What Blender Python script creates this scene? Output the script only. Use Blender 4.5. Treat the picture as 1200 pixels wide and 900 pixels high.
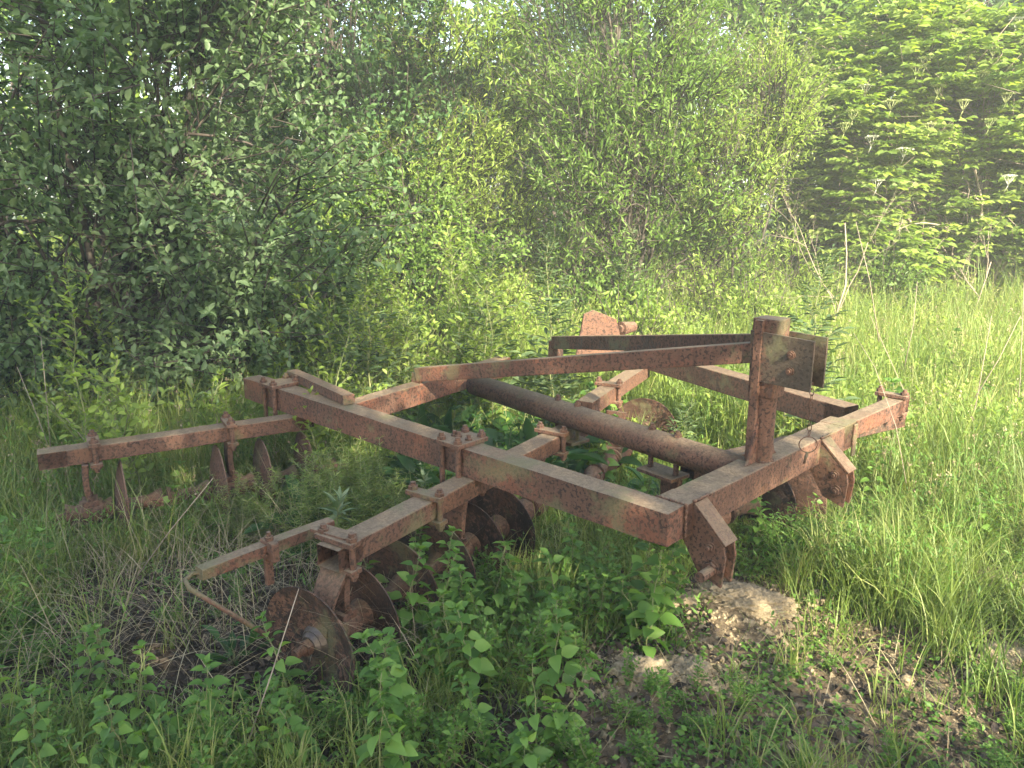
import bpy, bmesh, math, random
import numpy as np
from mathutils import Vector, Matrix
R = math.radians
S = bpy.context.scene
for o in list(bpy.data.objects): bpy.data.objects.remove(o)

# ---------------------------------------------------------------- camera, world, sun, exposure
CAM_H = 1.75
F = 906.0                                   # focal length in pixels of the 1200 px wide photograph
PITCH = math.atan((450 - 220) / F)
cam = bpy.data.cameras.new('camera'); co = bpy.data.objects.new('camera', cam)
S.collection.objects.link(co); S.camera = co
cam.sensor_width = 36; cam.lens = 36 * F / 1200; cam.clip_end = 500; cam.clip_start = .05
co.location = (0, 0, CAM_H); co.rotation_euler = (math.pi / 2 - PITCH, 0, 0)
SUN_AZ, SUN_EL = (0.42, -0.91), 30.0        # direction towards the sun (behind the viewer, to the right)
w = bpy.data.worlds.new('World'); S.world = w; w.use_nodes = True
nt = w.node_tree; bg = nt.nodes['Background']
sky = nt.nodes.new('ShaderNodeTexSky'); sky.sky_type = 'NISHITA'; sky.sun_disc = False
sky.sun_elevation = R(SUN_EL); sky.sun_rotation = math.atan2(SUN_AZ[0], SUN_AZ[1]); sky.dust_density = 2.0
nt.links.new(sky.outputs[0], bg.inputs[0]); bg.inputs[1].default_value = .13
sl = bpy.data.lights.new('sun', 'SUN'); so = bpy.data.objects.new('sun', sl); S.collection.objects.link(so)
sl.energy = 5.0; sl.angle = R(.55); sl.color = (1, .92, .72)
sd = Vector((SUN_AZ[0], SUN_AZ[1], 0)).normalized() * math.cos(R(SUN_EL)); sd.z = math.sin(R(SUN_EL))
so.rotation_euler = sd.to_track_quat('Z', 'Y').to_euler(); so.location = (8, -10, 12)
S.view_settings.view_transform = 'Standard'; S.view_settings.look = 'None'
S.view_settings.exposure = 2.5; S.view_settings.gamma = 1
S.render.engine = 'CYCLES'
S.cycles.max_bounces = 6; S.cycles.diffuse_bounces = 3; S.cycles.transparent_max_bounces = 8; S.cycles.transmission_bounces = 4
rng = np.random.default_rng(11); random.seed(5)

# ---------------------------------------------------------------- helpers
def P(px, py, z=None, Y=None):
    """the world point seen at a pixel of the photograph, on the level z or at the distance Y"""
    d = Vector(((px - 600) / F, 1, -(py - 450) / F)); c, s = math.cos(PITCH), math.sin(PITCH)
    d = Vector((d.x, d.y * c + d.z * s, -d.y * s + d.z * c))
    t = (z - CAM_H) / d.z if z is not None else Y / d.y
    return Vector((0, 0, CAM_H)) + d * t
def V(*a): return Vector(a)
def tag(o, label=None, cat=None, group=None, kind=None):
    if label: o['label'] = label
    if cat: o['category'] = cat
    if group: o['group'] = group
    if kind: o['kind'] = kind
    return o
def empty(name, loc, rz=0):
    o = bpy.data.objects.new(name, None); S.collection.objects.link(o)
    o.location = loc; o.rotation_euler = (0, 0, rz); o.empty_display_size = .1
    return o
def link(name, me, mat, parent=None):
    o = bpy.data.objects.new(name, me); S.collection.objects.link(o)
    for m in (mat if isinstance(mat, (list, tuple)) else [mat]): me.materials.append(m)
    if parent: o.parent = parent
    return o
def arrays_mesh(name, Vv, loops, totals, rnd=None, smooth=True, mats=None):
    me = bpy.data.meshes.new(name)
    Vv = np.asarray(Vv, np.float32); loops = np.asarray(loops, np.int32); totals = np.asarray(totals, np.int32)
    me.vertices.add(len(Vv)); me.vertices.foreach_set('co', Vv.ravel())
    me.loops.add(len(loops)); me.loops.foreach_set('vertex_index', loops)
    me.polygons.add(len(totals))
    st = np.concatenate([[0], np.cumsum(totals)[:-1]]).astype(np.int32)
    me.polygons.foreach_set('loop_start', st)
    me.polygons.foreach_set('use_smooth', np.full(len(totals), smooth))
    if mats is not None: me.polygons.foreach_set('material_index', np.asarray(mats, np.int32))
    me.update(calc_edges=True)
    if rnd is not None:
        a = me.attributes.new('rnd', 'FLOAT', 'FACE'); a.data.foreach_set('value', np.asarray(rnd, np.float32))
    return me

class Acc:
    """collects many small pieces (leaves, blades, twigs) into the arrays of one mesh"""
    def __init__(s): s.v = []; s.l = []; s.t = []; s.r = []; s.m = []; s.n = 0
    def add(s, v, loops, totals, rnd, mat=0):
        s.v.append(v); s.l.append(np.asarray(loops) + s.n); s.t.append(totals); s.r.append(rnd)
        s.m.append(np.full(len(totals), mat)); s.n += len(v)
    def leaves(s, T, pos, dirs, size, roll=None, rnd=None, mat=0):
        """template leaf T along its x axis, z its normal; dirs = pointing directions"""
        tv, faces = T; n = len(pos)
        if n == 0: return
        x = dirs / (np.linalg.norm(dirs, axis=1, keepdims=True) + 1e-9)
        up = np.tile([0, 0, 1.], (n, 1)) + rng.normal(0, .35, (n, 3))
        y = np.cross(up, x); y /= np.linalg.norm(y, axis=1, keepdims=True) + 1e-9
        z = np.cross(x, y)
        if roll is not None:
            c, q = np.cos(roll)[:, None], np.sin(roll)[:, None]; y, z = y * c + z * q, z * c - y * q
        M = np.stack([x, y, z], 2) * np.asarray(size).reshape(-1, 1, 1)
        vv = np.einsum('nij,kj->nki', M, tv) + pos[:, None, :]
        k = len(tv); fl = np.concatenate(faces); ft = np.array([len(f) for f in faces])
        if rnd is None: rnd = rng.random(n)
        s.add(vv.reshape(-1, 3), (fl[None, :] + (np.arange(n) * k)[:, None]).ravel(), np.tile(ft, n), np.repeat(rnd, len(ft)), mat)
    def blades(s, pos, L, W, az, lean, bend, seg=4, rnd=None, mat=0, fold=.0):
        """curved tapering grass blades"""
        n = len(pos); t = np.linspace(0, 1, seg + 1)[None, :]
        ang = lean[:, None] + bend[:, None] * t ** 1.4                     # angle from the vertical
        dl = L[:, None] / seg
        r = np.concatenate([np.zeros((n, 1)), np.cumsum(np.sin(ang[:, :-1]) * dl, 1)], 1)
        h = np.concatenate([np.zeros((n, 1)), np.cumsum(np.cos(ang[:, :-1]) * dl, 1)], 1)
        c, q = np.cos(az)[:, None], np.sin(az)[:, None]
        ctr = np.stack([pos[:, 0:1] + r * c, pos[:, 1:2] + r * q, pos[:, 2:3] + h], 2)
        tw = az + math.pi / 2 + rng.normal(0, .6, n)
        sv = np.stack([np.cos(tw), np.sin(tw), rng.normal(0, .2, n)], 1)
        wd = W[:, None] * (1 - t ** 2.2) * (.55 + .9 * np.minimum(t * 3, .5)) * .5
        a = ctr - sv[:, None, :] * wd[..., None]; b = ctr + sv[:, None, :] * wd[..., None]
        vv = np.stack([a[:, :-1], b[:, :-1]], 2).reshape(n, -1, 3)
        vv = np.concatenate([vv, ctr[:, -1:]], 1); k = 2 * seg + 1
        f = []
        for i in range(seg - 1): f += [2 * i, 2 * i + 1, 2 * i + 3, 2 * i + 2]
        f += [2 * seg - 2, 2 * seg - 1, 2 * seg]; ft = np.array([4] * (seg - 1) + [3])
        if rnd is None: rnd = rng.random(n)
        s.add(vv.reshape(-1, 3), (np.array(f)[None, :] + (np.arange(n) * k)[:, None]).ravel(), np.tile(ft, n), np.repeat(rnd, len(ft)), mat)
        return ctr
    def tube(s, pts, rad, sides=5, mat=0, rnd=.5):
        pts = np.asarray([tuple(p) for p in pts], float); m = len(pts)
        rad = np.broadcast_to(np.asarray(rad, float), (m,))
        tg = np.gradient(pts, axis=0); tg /= np.linalg.norm(tg, axis=1, keepdims=True) + 1e-9
        ref = np.array([0, 0, 1.]) if abs(tg[:, 2]).mean() < .8 else np.array([1., 0, 0])
        a = np.cross(tg, ref); a /= np.linalg.norm(a, axis=1, keepdims=True) + 1e-9
        b = np.cross(tg, a); th = np.arange(sides) * 2 * math.pi / sides
        vv = pts[:, None] + (a[:, None] * np.cos(th)[None, :, None] + b[:, None] * np.sin(th)[None, :, None]) * rad[:, None, None]
        f = []
        for i in range(m - 1):
            for j in range(sides):
                j2 = (j + 1) % sides; f += [i * sides + j, i * sides + j2, (i + 1) * sides + j2, (i + 1) * sides + j]
        t = [4] * ((m - 1) * sides) + [sides, sides]
        f += list(range(sides))[::-1] + [(m - 1) * sides + j for j in range(sides)]
        s.add(vv.reshape(-1, 3), f, np.array(t), np.full(len(t), rnd), mat)
    def mesh(s, name, smooth=True):
        return arrays_mesh(name, np.concatenate(s.v), np.concatenate(s.l), np.concatenate(s.t), np.concatenate(s.r), smooth, np.concatenate(s.m))

# ---------------------------------------------------------------- materials
def newmat(name):
    m = bpy.data.materials.new(name); m.use_nodes = True
    n = m.node_tree; return m, n, n.nodes['Principled BSDF'], n.nodes['Material Output']
def ramp(n, stops):
    r = n.nodes.new('ShaderNodeValToRGB'); e = r.color_ramp.elements
    while len(e) < len(stops): e.new(.5)
    for el, (p, c) in zip(e, stops): el.position = p; el.color = (*c, 1)
    return r
def noise(n, scale, detail=6, rough=.6, vec=None):
    t = n.nodes.new('ShaderNodeTexNoise'); t.inputs['Scale'].default_value = scale
    t.inputs['Detail'].default_value = detail; t.inputs['Roughness'].default_value = rough
    if vec: n.links.new(vec, t.inputs['Vector'])
    return t
def mix(n, fac, a, b, blend='MIX'):
    m = n.nodes.new('ShaderNodeMix'); m.data_type = 'RGBA'; m.blend_type = blend
    for i, v in ((0, fac), (6, a), (7, b)):
        if hasattr(v, 'links'): n.links.new(v, m.inputs[i])
        else: m.inputs[i].default_value = v if i == 0 else (*v, 1)
    return m.outputs[2]
def math_(n, op, a, b=None, clamp=False):
    m = n.nodes.new('ShaderNodeMath'); m.operation = op; m.use_clamp = clamp
    for i, v in ((0, a), (1, b)):
        if v is None: continue
        if hasattr(v, 'links'): n.links.new(v, m.inputs[i])
        else: m.inputs[i].default_value = v
    return m.outputs[0]
def leaf_mat(name, cols, trans=.35, tcol=(1.25, 1.3, .6), rough=.5, patch=1.5):
    m, n, b, out = newmat(name)
    at = n.nodes.new('ShaderNodeAttribute'); at.attribute_name = 'rnd'
    tc = n.nodes.new('ShaderNodeTexCoord'); nz = noise(n, patch, 2, .5, tc.outputs['Object'])
    f = math_(n, 'ADD', math_(n, 'MULTIPLY', at.outputs['Fac'], .75), math_(n, 'MULTIPLY', math_(n, 'SUBTRACT', nz.outputs['Fac'], .35), .8), True)
    r = ramp(n, [(i / (len(cols) - 1), c) for i, c in enumerate(cols)]); n.links.new(f, r.inputs[0])
    n.links.new(r.outputs[0], b.inputs['Base Color']); b.inputs['Roughness'].default_value = rough
    b.inputs['Specular IOR Level'].default_value = .35
    t = n.nodes.new('ShaderNodeBsdfTranslucent'); n.links.new(mix(n, 1.0, r.outputs[0], tcol, 'MULTIPLY'), t.inputs[0])
    ms = n.nodes.new('ShaderNodeMixShader'); ms.inputs[0].default_value = trans
    n.links.new(b.outputs[0], ms.inputs[1]); n.links.new(t.outputs[0], ms.inputs[2]); n.links.new(ms.outputs[0], out.inputs[0])
    return m
def rust_paint(name, paint, amount=.5, dust=.6):
    m, n, b, out = newmat(name)
    tc = n.nodes.new('ShaderNodeTexCoord'); v = tc.outputs['Object']
    n1 = noise(n, 5, 8, .7, v); n2 = noise(n, 45, 5, .65, v); n3 = noise(n, 1.7, 4, .6, v); n4 = noise(n, 130, 3, .6, v)
    base = mix(n, n3.outputs['Fac'], paint, tuple(c * .72 for c in paint))
    rp = ramp(n, [(0, (.055, .03, .022)), (.5, (.12, .06, .038)), (1, (.2, .115, .075))]); n.links.new(n2.outputs['Fac'], rp.inputs[0])
    s = math_(n, 'ADD', math_(n, 'MULTIPLY', n1.outputs['Fac'], .7), math_(n, 'MULTIPLY', n2.outputs['Fac'], .55))
    k = ramp(n, [(0, (0, 0, 0)), (.64 - amount * .12, (0, 0, 0)), (.72 - amount * .12, (1, 1, 1)), (1, (1, 1, 1))]); n.links.new(s, k.inputs[0])
    c = mix(n, k.outputs[0], base, rp.outputs[0])
    # broad worn zones where the paint has gone to brown oxide, and thin streaks down the sides
    n5 = noise(n, 2.3, 7, .75, v); wz = ramp(n, [(.44, (0, 0, 0)), (.62, (1, 1, 1))]); n.links.new(n5.outputs['Fac'], wz.inputs[0])
    mp = n.nodes.new('ShaderNodeMapping'); mp.inputs['Scale'].default_value = (38, 38, 3.5); n.links.new(v, mp.inputs[0])
    st = noise(n, 1, 4, .6, mp.outputs[0]); sk = ramp(n, [(.55, (0, 0, 0)), (.66, (1, 1, 1))]); n.links.new(st.outputs['Fac'], sk.inputs[0])
    c = mix(n, math_(n, 'MULTIPLY', wz.outputs[0], .7), c, (.10, .052, .034))
    c = mix(n, math_(n, 'MULTIPLY', sk.outputs[0], .45), c, (.07, .036, .025))
    n6 = noise(n, 75, 3, .55, v); pk = ramp(n, [(.53, (0, 0, 0)), (.58, (1, 1, 1))]); n.links.new(n6.outputs['Fac'], pk.inputs[0])
    pits = math_(n, 'MULTIPLY', pk.outputs[0], math_(n, 'MULTIPLY', n1.outputs['Fac'], 1.5), True); c = mix(n, pits, c, (.03, .018, .013))
    # dust, moss and lichen lying on the faces that look up
    ge = n.nodes.new('ShaderNodeNewGeometry'); sx = n.nodes.new('ShaderNodeSeparateXYZ'); n.links.new(ge.outputs['Normal'], sx.inputs[0])
    upf = math_(n, 'SUBTRACT', math_(n, 'MULTIPLY', sx.outputs[2], 1.6), .55, True)
    du = ramp(n, [(0, (.045, .032, .022)), (.42, (.12, .086, .055)), (.6, (.22, .16, .10)), (1, (.31, .24, .155))]); n.links.new(math_(n, 'ADD', math_(n, 'MULTIPLY', n2.outputs['Fac'], .6), math_(n, 'MULTIPLY', n4.outputs['Fac'], .45)), du.inputs[0])
    fac = math_(n, 'MULTIPLY', upf, math_(n, 'MULTIPLY', math_(n, 'ADD', n1.outputs['Fac'], .35), dust * 1.1), True)
    c = mix(n, fac, c, du.outputs[0])
    ms = noise(n, 3.1, 5, .7, v); mk = ramp(n, [(.56, (0, 0, 0)), (.63, (1, 1, 1))]); n.links.new(ms.outputs['Fac'], mk.inputs[0])
    c = mix(n, math_(n, 'MULTIPLY', mk.outputs[0], .55), c, (.13, .125, .06))
    n.links.new(c, b.inputs['Base Color'])
    n.links.new(math_(n, 'ADD', math_(n, 'MULTIPLY', k.outputs[0], .2), .62), b.inputs['Roughness'])
    b.inputs['Specular IOR Level'].default_value = .3
    bp = n.nodes.new('ShaderNodeBump'); bp.inputs['Strength'].default_value = .8; bp.inputs['Distance'].default_value = .006
    h = math_(n, 'SUBTRACT', math_(n, 'ADD', math_(n, 'MULTIPLY', n2.outputs['Fac'], .8), math_(n, 'MULTIPLY', n4.outputs['Fac'], .4)), math_(n, 'MULTIPLY', k.outputs[0], .35))
    n.links.new(h, bp.inputs['Height']); n.links.new(bp.outputs[0], b.inputs['Normal'])
    return m
def plain(name, c0, c1, scale=20, rough=.8, metal=0, bump=.4):
    m, n, b, out = newmat(name); tc = n.nodes.new('ShaderNodeTexCoord')
    z = noise(n, scale, 6, .65, tc.outputs['Object']); r = ramp(n, [(.3, c0), (.7, c1)]); n.links.new(z.outputs['Fac'], r.inputs[0])
    n.links.new(r.outputs[0], b.inputs['Base Color']); b.inputs['Roughness'].default_value = rough; b.inputs['Metallic'].default_value = metal
    bp = n.nodes.new('ShaderNodeBump'); bp.inputs['Strength'].default_value = bump; bp.inputs['Distance'].default_value = .01
    n.links.new(z.outputs['Fac'], bp.inputs['Height']); n.links.new(bp.outputs[0], b.inputs['Normal'])
    return m
M = dict(
    paint=rust_paint('faded_red_paint', (.19, .075, .042), .5, .95),
    paint2=rust_paint('worn_red_paint', (.18, .084, .044), .9, 1.0),
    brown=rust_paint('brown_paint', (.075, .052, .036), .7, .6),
    olive=rust_paint('olive_paint', (.09, .065, .042), .1, .4),
    rust=rust_paint('rust', (.10, .048, .027), 1.6, .5),
    disc=rust_paint('disc_steel', (.025, .015, .011), .3, .1),
    hub=plain('polished_hub', (.07, .05, .04), (.16, .13, .11), 30, .38, .6),
    bark=plain('bark', (.025, .018, .013), (.075, .058, .042), 14),
    deadwood=plain('dead_wood', (.18, .14, .10), (.32, .26, .19), 20),
    stem=plain('green_stem', (.10, .13, .04), (.2, .2, .08), 9, .6),
    clod=plain('dry_clay', (.14, .105, .06), (.36, .28, .17), 60, .95, 0, 1.0),
)
# ---------------------------------------------------------------- the disc harrow
u = V(.725, .688, 0).normalized()            # along the front beam
v = V(-.722, .692, 0).normalized()           # along the side beams, towards the rear
Z = V(0, 0, 1)
ROOT = V(.1, 3.4, 0)
harrow = empty('disc_harrow', ROOT)
tag(harrow, 'abandoned rusty red disc harrow with square beams standing in the weeds', 'disc harrow')

def bm_obj(name, bm, mat, parent=None, smooth=False, label=None):
    bmesh.ops.recalc_face_normals(bm, faces=bm.faces)
    parent = parent or harrow
    bmesh.ops.translate(bm, vec=-ROOT, verts=bm.verts)
    me = bpy.data.meshes.new(name); bm.to_mesh(me); bm.free()
    if smooth:
        for p in me.polygons: p.use_smooth = True
    o = link(name, me, mat, parent)
    if label: o['label'] = label
    return o
def box(bm, c, x, y, z, sx, sy, sz, bev=.004):
    """box centred at c with axes x,y,z (unit) and full sizes"""
    r = bmesh.ops.create_cube(bm, size=1)
    vs = r['verts']
    for q in vs:
        l = q.co.copy(); q.co = c + x * l.x * sx + y * l.y * sy + z * l.z * sz
    if bev:
        es = list({e for q in vs for e in q.link_edges})
        bmesh.ops.bevel(bm, geom=es, offset=bev, segments=2, affect='EDGES', profile=.5)
def cyl(bm, a, b, r, seg=16, r2=None, cap=True):
    d = (b - a); L = d.length; q = d.to_track_quat('Z', 'Y').to_matrix().to_4x4()
    m = Matrix.Translation((a + b) / 2) @ q
    bmesh.ops.create_cone(bm, cap_ends=cap, segments=seg, radius1=r, radius2=r if r2 is None else r2, depth=L, matrix=m)
def hexnut(bm, c, d, r=.016, h=.016): cyl(bm, c, c + d * h, r, 6); cyl(bm, c + d * h * .5, c + d * h * 2, r * .52, 10)
def beam_axes(a, b):
    d = (b - a).normalized(); n = Z.cross(d).normalized()
    if n.dot(a) < 0: n = -n
    return d, n, d.cross(n) if d.cross(n).z > 0 else -d.cross(n)
def beam(name, a, b, w, h, mat, open_end=True, parent=None, label=None, bev=.006):
    """square tube: a,b is its near top edge; it reaches w away from the viewer and h down"""
    d, n, up = beam_axes(a, b); L = (b - a).length; bm = bmesh.new()
    segs = max(2, int(L / .12)); t = .008
    rings = []
    for i in range(segs + 1):
        p = a + d * (L * i / segs) + Z * random.uniform(-.0012, .0012)
        rings.append([bm.verts.new(p), bm.verts.new(p + n * w), bm.verts.new(p + n * w - up * h), bm.verts.new(p - up * h)])
    for i in range(segs):
        for j in range(4): bm.faces.new((rings[i][j], rings[i][(j + 1) % 4], rings[i + 1][(j + 1) % 4], rings[i + 1][j]))
    long_e = [e for e in bm.edges if abs((e.verts[0].co - e.verts[1].co).normalized().dot(d)) > .9]
    for ri in (rings[0], rings[-1]):
        f = bm.faces.new(ri)
        if open_end:
            r = bmesh.ops.inset_individual(bm, faces=[f], thickness=t)
            s = -1 if ri is rings[-1] else 1
            c = bmesh.ops.extrude_face_region(bm, geom=[f]); bmesh.ops.translate(bm, vec=d * s * .12, verts=[q for q in c['geom'] if isinstance(q, bmesh.types.BMVert)])
            bmesh.ops.delete(bm, geom=[f], context='FACES_ONLY')
    es = [e for e in bm.edges if e.is_valid and e in long_e]
    bmesh.ops.bevel(bm, geom=es, offset=bev, segments=3, affect='EDGES', profile=.5)
    return bm_obj(name, bm, mat, parent, label=label)
def ztop(p, px, py):                        # height of the pixel's ray above the plan position p
    return P(px, py, Y=p.y).z

def bolt(q, top, bot, parent, r=.009, nr=.018):
    bm = bmesh.new(); cyl(bm, V(q.x, q.y, bot - .022), V(q.x, q.y, top + .022), r, 12)
    hexnut(bm, V(q.x, q.y, top), Z, nr, .015); hexnut(bm, V(q.x, q.y, bot), -Z, nr, .015)
    return bm_obj('bolt', bm, M['rust'], parent)
def clamp(a, d, w, h, up=Z, big=False, down=.0, top=True):
    """U-bolt clamp round a beam: a = middle of the beam top, d = beam direction"""
    n = Z.cross(d).normalized(); lw = .15 if big else .055
    bm = bmesh.new(); box(bm, a - Z * (h + .009 + down), d, n, Z, lw, w + .07, .018, .003)
    o = bm_obj('clamp_plate', bm, M['paint2'])
    if top:
        bm = bmesh.new(); box(bm, a + Z * .0115, d, n, Z, lw, w + .075, .02, .003); o2 = bm_obj('clamp_plate', bm, M['paint2'])
    for s in (-1, 1):
        for k in ((-.052, .052) if big else (0,)):
            bolt(a + n * s * (w / 2 + .017) + d * k, a.z + .022, a.z - (h + .015 + down), o, .0125, .021)
    return o

# --- main frame
z0, H, W = .66, .125, .11
A0, A1, B1, B2 = P(285, 443, z0), P(783, 603, z0), P(1003, 494, z0), P(1066, 466, z0)
beam('side_beam', A0, A1, W, H, M['paint'], open_end=False)
fd = (B1 - A1).normalized(); fn = v.copy()
beam('front_beam', A1 + fd * (W - .01) - Z * .003 + fn * .004, B1, .125, H, M['paint2'])
beam('front_beam_end', B1 - fd * .06 - Z * .012 + fn * .02, B2, .085, .085, M['paint'], label='narrower outer end of the front beam')
fn_ = Z.cross(fd) if Z.cross(fd).y > 0 else -Z.cross(fd)
C0, C1 = P(817, 429, z0), P(877, 446, z0); cd = (C1 - C0).normalized()
Cb = C0 + cd * ((A1 + fn_ * .14 - C0).dot(fn_) / cd.dot(fn_)) 
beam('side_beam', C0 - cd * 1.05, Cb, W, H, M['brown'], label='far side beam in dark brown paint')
# centre pipe
bm = bmesh.new(); pa, pb = P(592, 462, z0 - .06), P(868, 552, z0 - .06)
pd = (pb - pa).normalized(); cyl(bm, pa - pd * .3, pb + pd * .06, .064, 28)
bm_obj('centre_pipe', bm, M['paint2'], smooth=True)
# rear cross beam and the short pipe beside the side beam
E0, E1 = P(400, 478, z0), P(517, 443, z0)
beam('rear_cross_beam', E0, E1 + (E1 - E0) * .9, .09, .12, M['paint'])
beam('cross_link', P(336, 434, .715), P(402, 464, .715), .065, .05, M['brown'], open_end=False)

# --- gang beams
zg = .53
G0, G1 = P(396, 646, zg), P(677, 500, zg); gd = (G1 - G0).normalized()
beam('gang_beam', G0, G1 + gd * .12, .105, .082, M['paint2'])
Q0, Q1 = P(43, 533, zg), P(333, 491, zg); qd = (Q1 - Q0).normalized()
beam('gang_beam', Q0, Q1 + qd * .16, .10, .08, M['paint2'], label='rear gang beam reaching out to the left')
H0, H1 = P(694, 472, zg + .03), P(740, 442, zg + .03); hd = (H1 - H0).normalized()
beam('gang_beam', H0, H1 + hd * .4, .10, .085, M['paint2'], open_end=False, label='far gang beam beyond the centre pipe')
K0, K1 = P(825, 543, zg - .01), P(1062, 486, zg - .01); kd = (K1 - K0).normalized()
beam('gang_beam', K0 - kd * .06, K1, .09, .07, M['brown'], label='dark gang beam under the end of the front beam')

def standard(top, foot, side, name='standard'):
    """flat curved leg from a gang beam down to the bearing on the disc axle"""
    bm = bmesh.new(); n = side.normalized(); pts = []
    N = 7
    for i in range(N):
        t = i / (N - 1); p = top.lerp(foot, t); p = p + n * (.008 * math.sin(math.pi * t)); pts.append(p)
    wv = n.cross((foot - top).normalized()).normalized(); prev = None
    for i, p in enumerate(pts):
        t = i / (N - 1); tg = (pts[min(i + 1, N - 1)] - pts[max(i - 1, 0)]).normalized(); nn = wv.cross(tg).normalized()
        ww = .06 - .02 * t
        r = [bm.verts.new(p + wv * sx * ww + nn * sy * .014) for sx, sy in ((-1, -1), (1, -1), (1, 1), (-1, 1))]
        if prev:
            for j in range(4): bm.faces.new((prev[j], prev[(j + 1) % 4], r[(j + 1) % 4], r[j]))
        else: bm.faces.new(r)
        prev = r
    bm.faces.new(prev)
    bmesh.ops.bevel(bm, geom=list(bm.edges), offset=.002, segments=1, affect='EDGES')
    o = bm_obj(name, bm, M['rust'])
    bm = bmesh.new(); ax = n
    return o
def bearing(c, d):
    bm = bmesh.new(); cyl(bm, c - d * .05, c + d * .05, .062, 20); cyl(bm, c - d * .065, c + d * .065, .045, 16)
    n = Z.cross(d).normalized(); box(bm, c + Z * .055, d, n, Z, .07, .1, .03, .004)
    for s in (-1, 1): hexnut(bm, c + n * s * .042 + Z * .07, Z)
    return bm_obj('bearing', bm, M['rust'])
def disc(c, d, r=.222, concave=1, mat='disc'):
    """dished disc: axis d, the hollow side faces +d when concave=1"""
    bm = bmesh.new(); n = Z.cross(d).normalized(); up = d.cross(n); seg = 48; RR = .62; th = .006
    def ring(rr, off):
        dep = (RR - math.sqrt(RR * RR - rr * rr))
        return [bm.verts.new(c + d * concave * (dep + off) + (n * math.cos(a) + up * math.sin(a)) * rr * (1 + (.004 * math.sin(a * 7) if rr == r else 0))) for a in [2 * math.pi * i / seg for i in range(seg)]]
    rs = [.03, .08, .13, .18, .22, r]
    A = [ring(x, 0) for x in rs]; B = [ring(x, th) for x in rs]
    for L in (A, B):
        for i in range(len(rs) - 1):
            for j in range(seg): bm.faces.new((L[i][j], L[i][(j + 1) % seg], L[i + 1][(j + 1) % seg], L[i + 1][j]))
    for j in range(seg):
        bm.faces.new((A[-1][j], A[-1][(j + 1) % seg], B[-1][(j + 1) % seg], B[-1][j])); bm.faces.new((A[0][j], A[0][(j + 1) % seg], B[0][(j + 1) % seg], B[0][j]))
    return bm_obj('disc', bm, M[mat], smooth=False)
def gang(a, b, n, conc, r=.222, endnut=True, stand=(), beamz=.45, side=None, only=None, mat='disc'):
    d = (b - a).normalized(); L = (b - a).length
    bm = bmesh.new(); cyl(bm, a - d * .05, b + d * .05, .018, 16); bm_obj('axle', bm, M['rust'])
    for i in range(n):
        c = a + d * (L * i / (n - 1)); o = disc(c, d, r, conc, mat) if only is None or i in only else None
        if i == 0 and endnut:
            bm = bmesh.new(); cyl(bm, c - d * .012, c - d * .03, .062, 28, .05); cyl(bm, c - d * .03, c - d * .045, .046, 24, .035)
            bm_obj('hub', bm, M['hub'], o, smooth=False)
            bm = bmesh.new(); cyl(bm, c - d * .043, c - d * .068, .03, 6); cyl(bm, c - d * .06, c - d * .11, .0165, 14)
            for k in range(5): cyl(bm, c - d * (.072 + k * .007), c - d * (.075 + k * .007), .0185, 14)
            bm_obj('hub_nut', bm, M['rust'], o)
        if i < n - 1:
            e = a + d * (L * (i + 1) / (n - 1)); m = (c + e) / 2; bm = bmesh.new()
            h = L / (n - 1) / 2 - .012
            cyl(bm, m - d * h, m - d * h * .4, .06, 20, .034); cyl(bm, m - d * h * .4, m + d * h * .4, .034, 20); cyl(bm, m + d * h * .4, m + d * h, .034, 20, .06)
            bm_obj('spool', bm, M['rust'])
    for t in stand:
        c = a + d * (L * t); bearing(c, d)
        top = V(c.x, c.y, beamz) + (side or V(0, 0, 0)); standard(top, c + Z * .06, (d * -1))
ax = .185
gn = Z.cross(gd).normalized() * -1
g_off = gd * .0
ga = V(G0.x, G0.y, ax) + gd * -.07 + V(-.05, .055, 0); gb = ga + gd * 1.62
gang(ga, gb, 8, -1, only=(0, 1, 2, 3, 4, 5), stand=(.07, .5, .9), beamz=zg - .085)
qa = V(Q0.x, Q0.y, ax) + V(.02, .06, 0) + qd * .02; qb = qa + qd * 1.38
gang(qa, qb, 7, 1, r=.235, endnut=False, mat='rust', only=(1, 3, 4, 5), stand=(.09, .58), beamz=zg - .085)
ha = V(H0.x, H0.y, ax) + V(.1, .02, 0); gang(ha - hd * .45, ha + hd * 1.0, 7, -1, endnut=False, only=(5,), stand=(.4,), beamz=zg - .06)
ka = V(K0.x, K0.y, ax) + V(-.02, .09, 0); gang(ka - kd * .22, ka + kd * 1.1, 7, 1, endnut=False, only=(3, 4), stand=(.06, .7), beamz=zg - .08)

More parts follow.
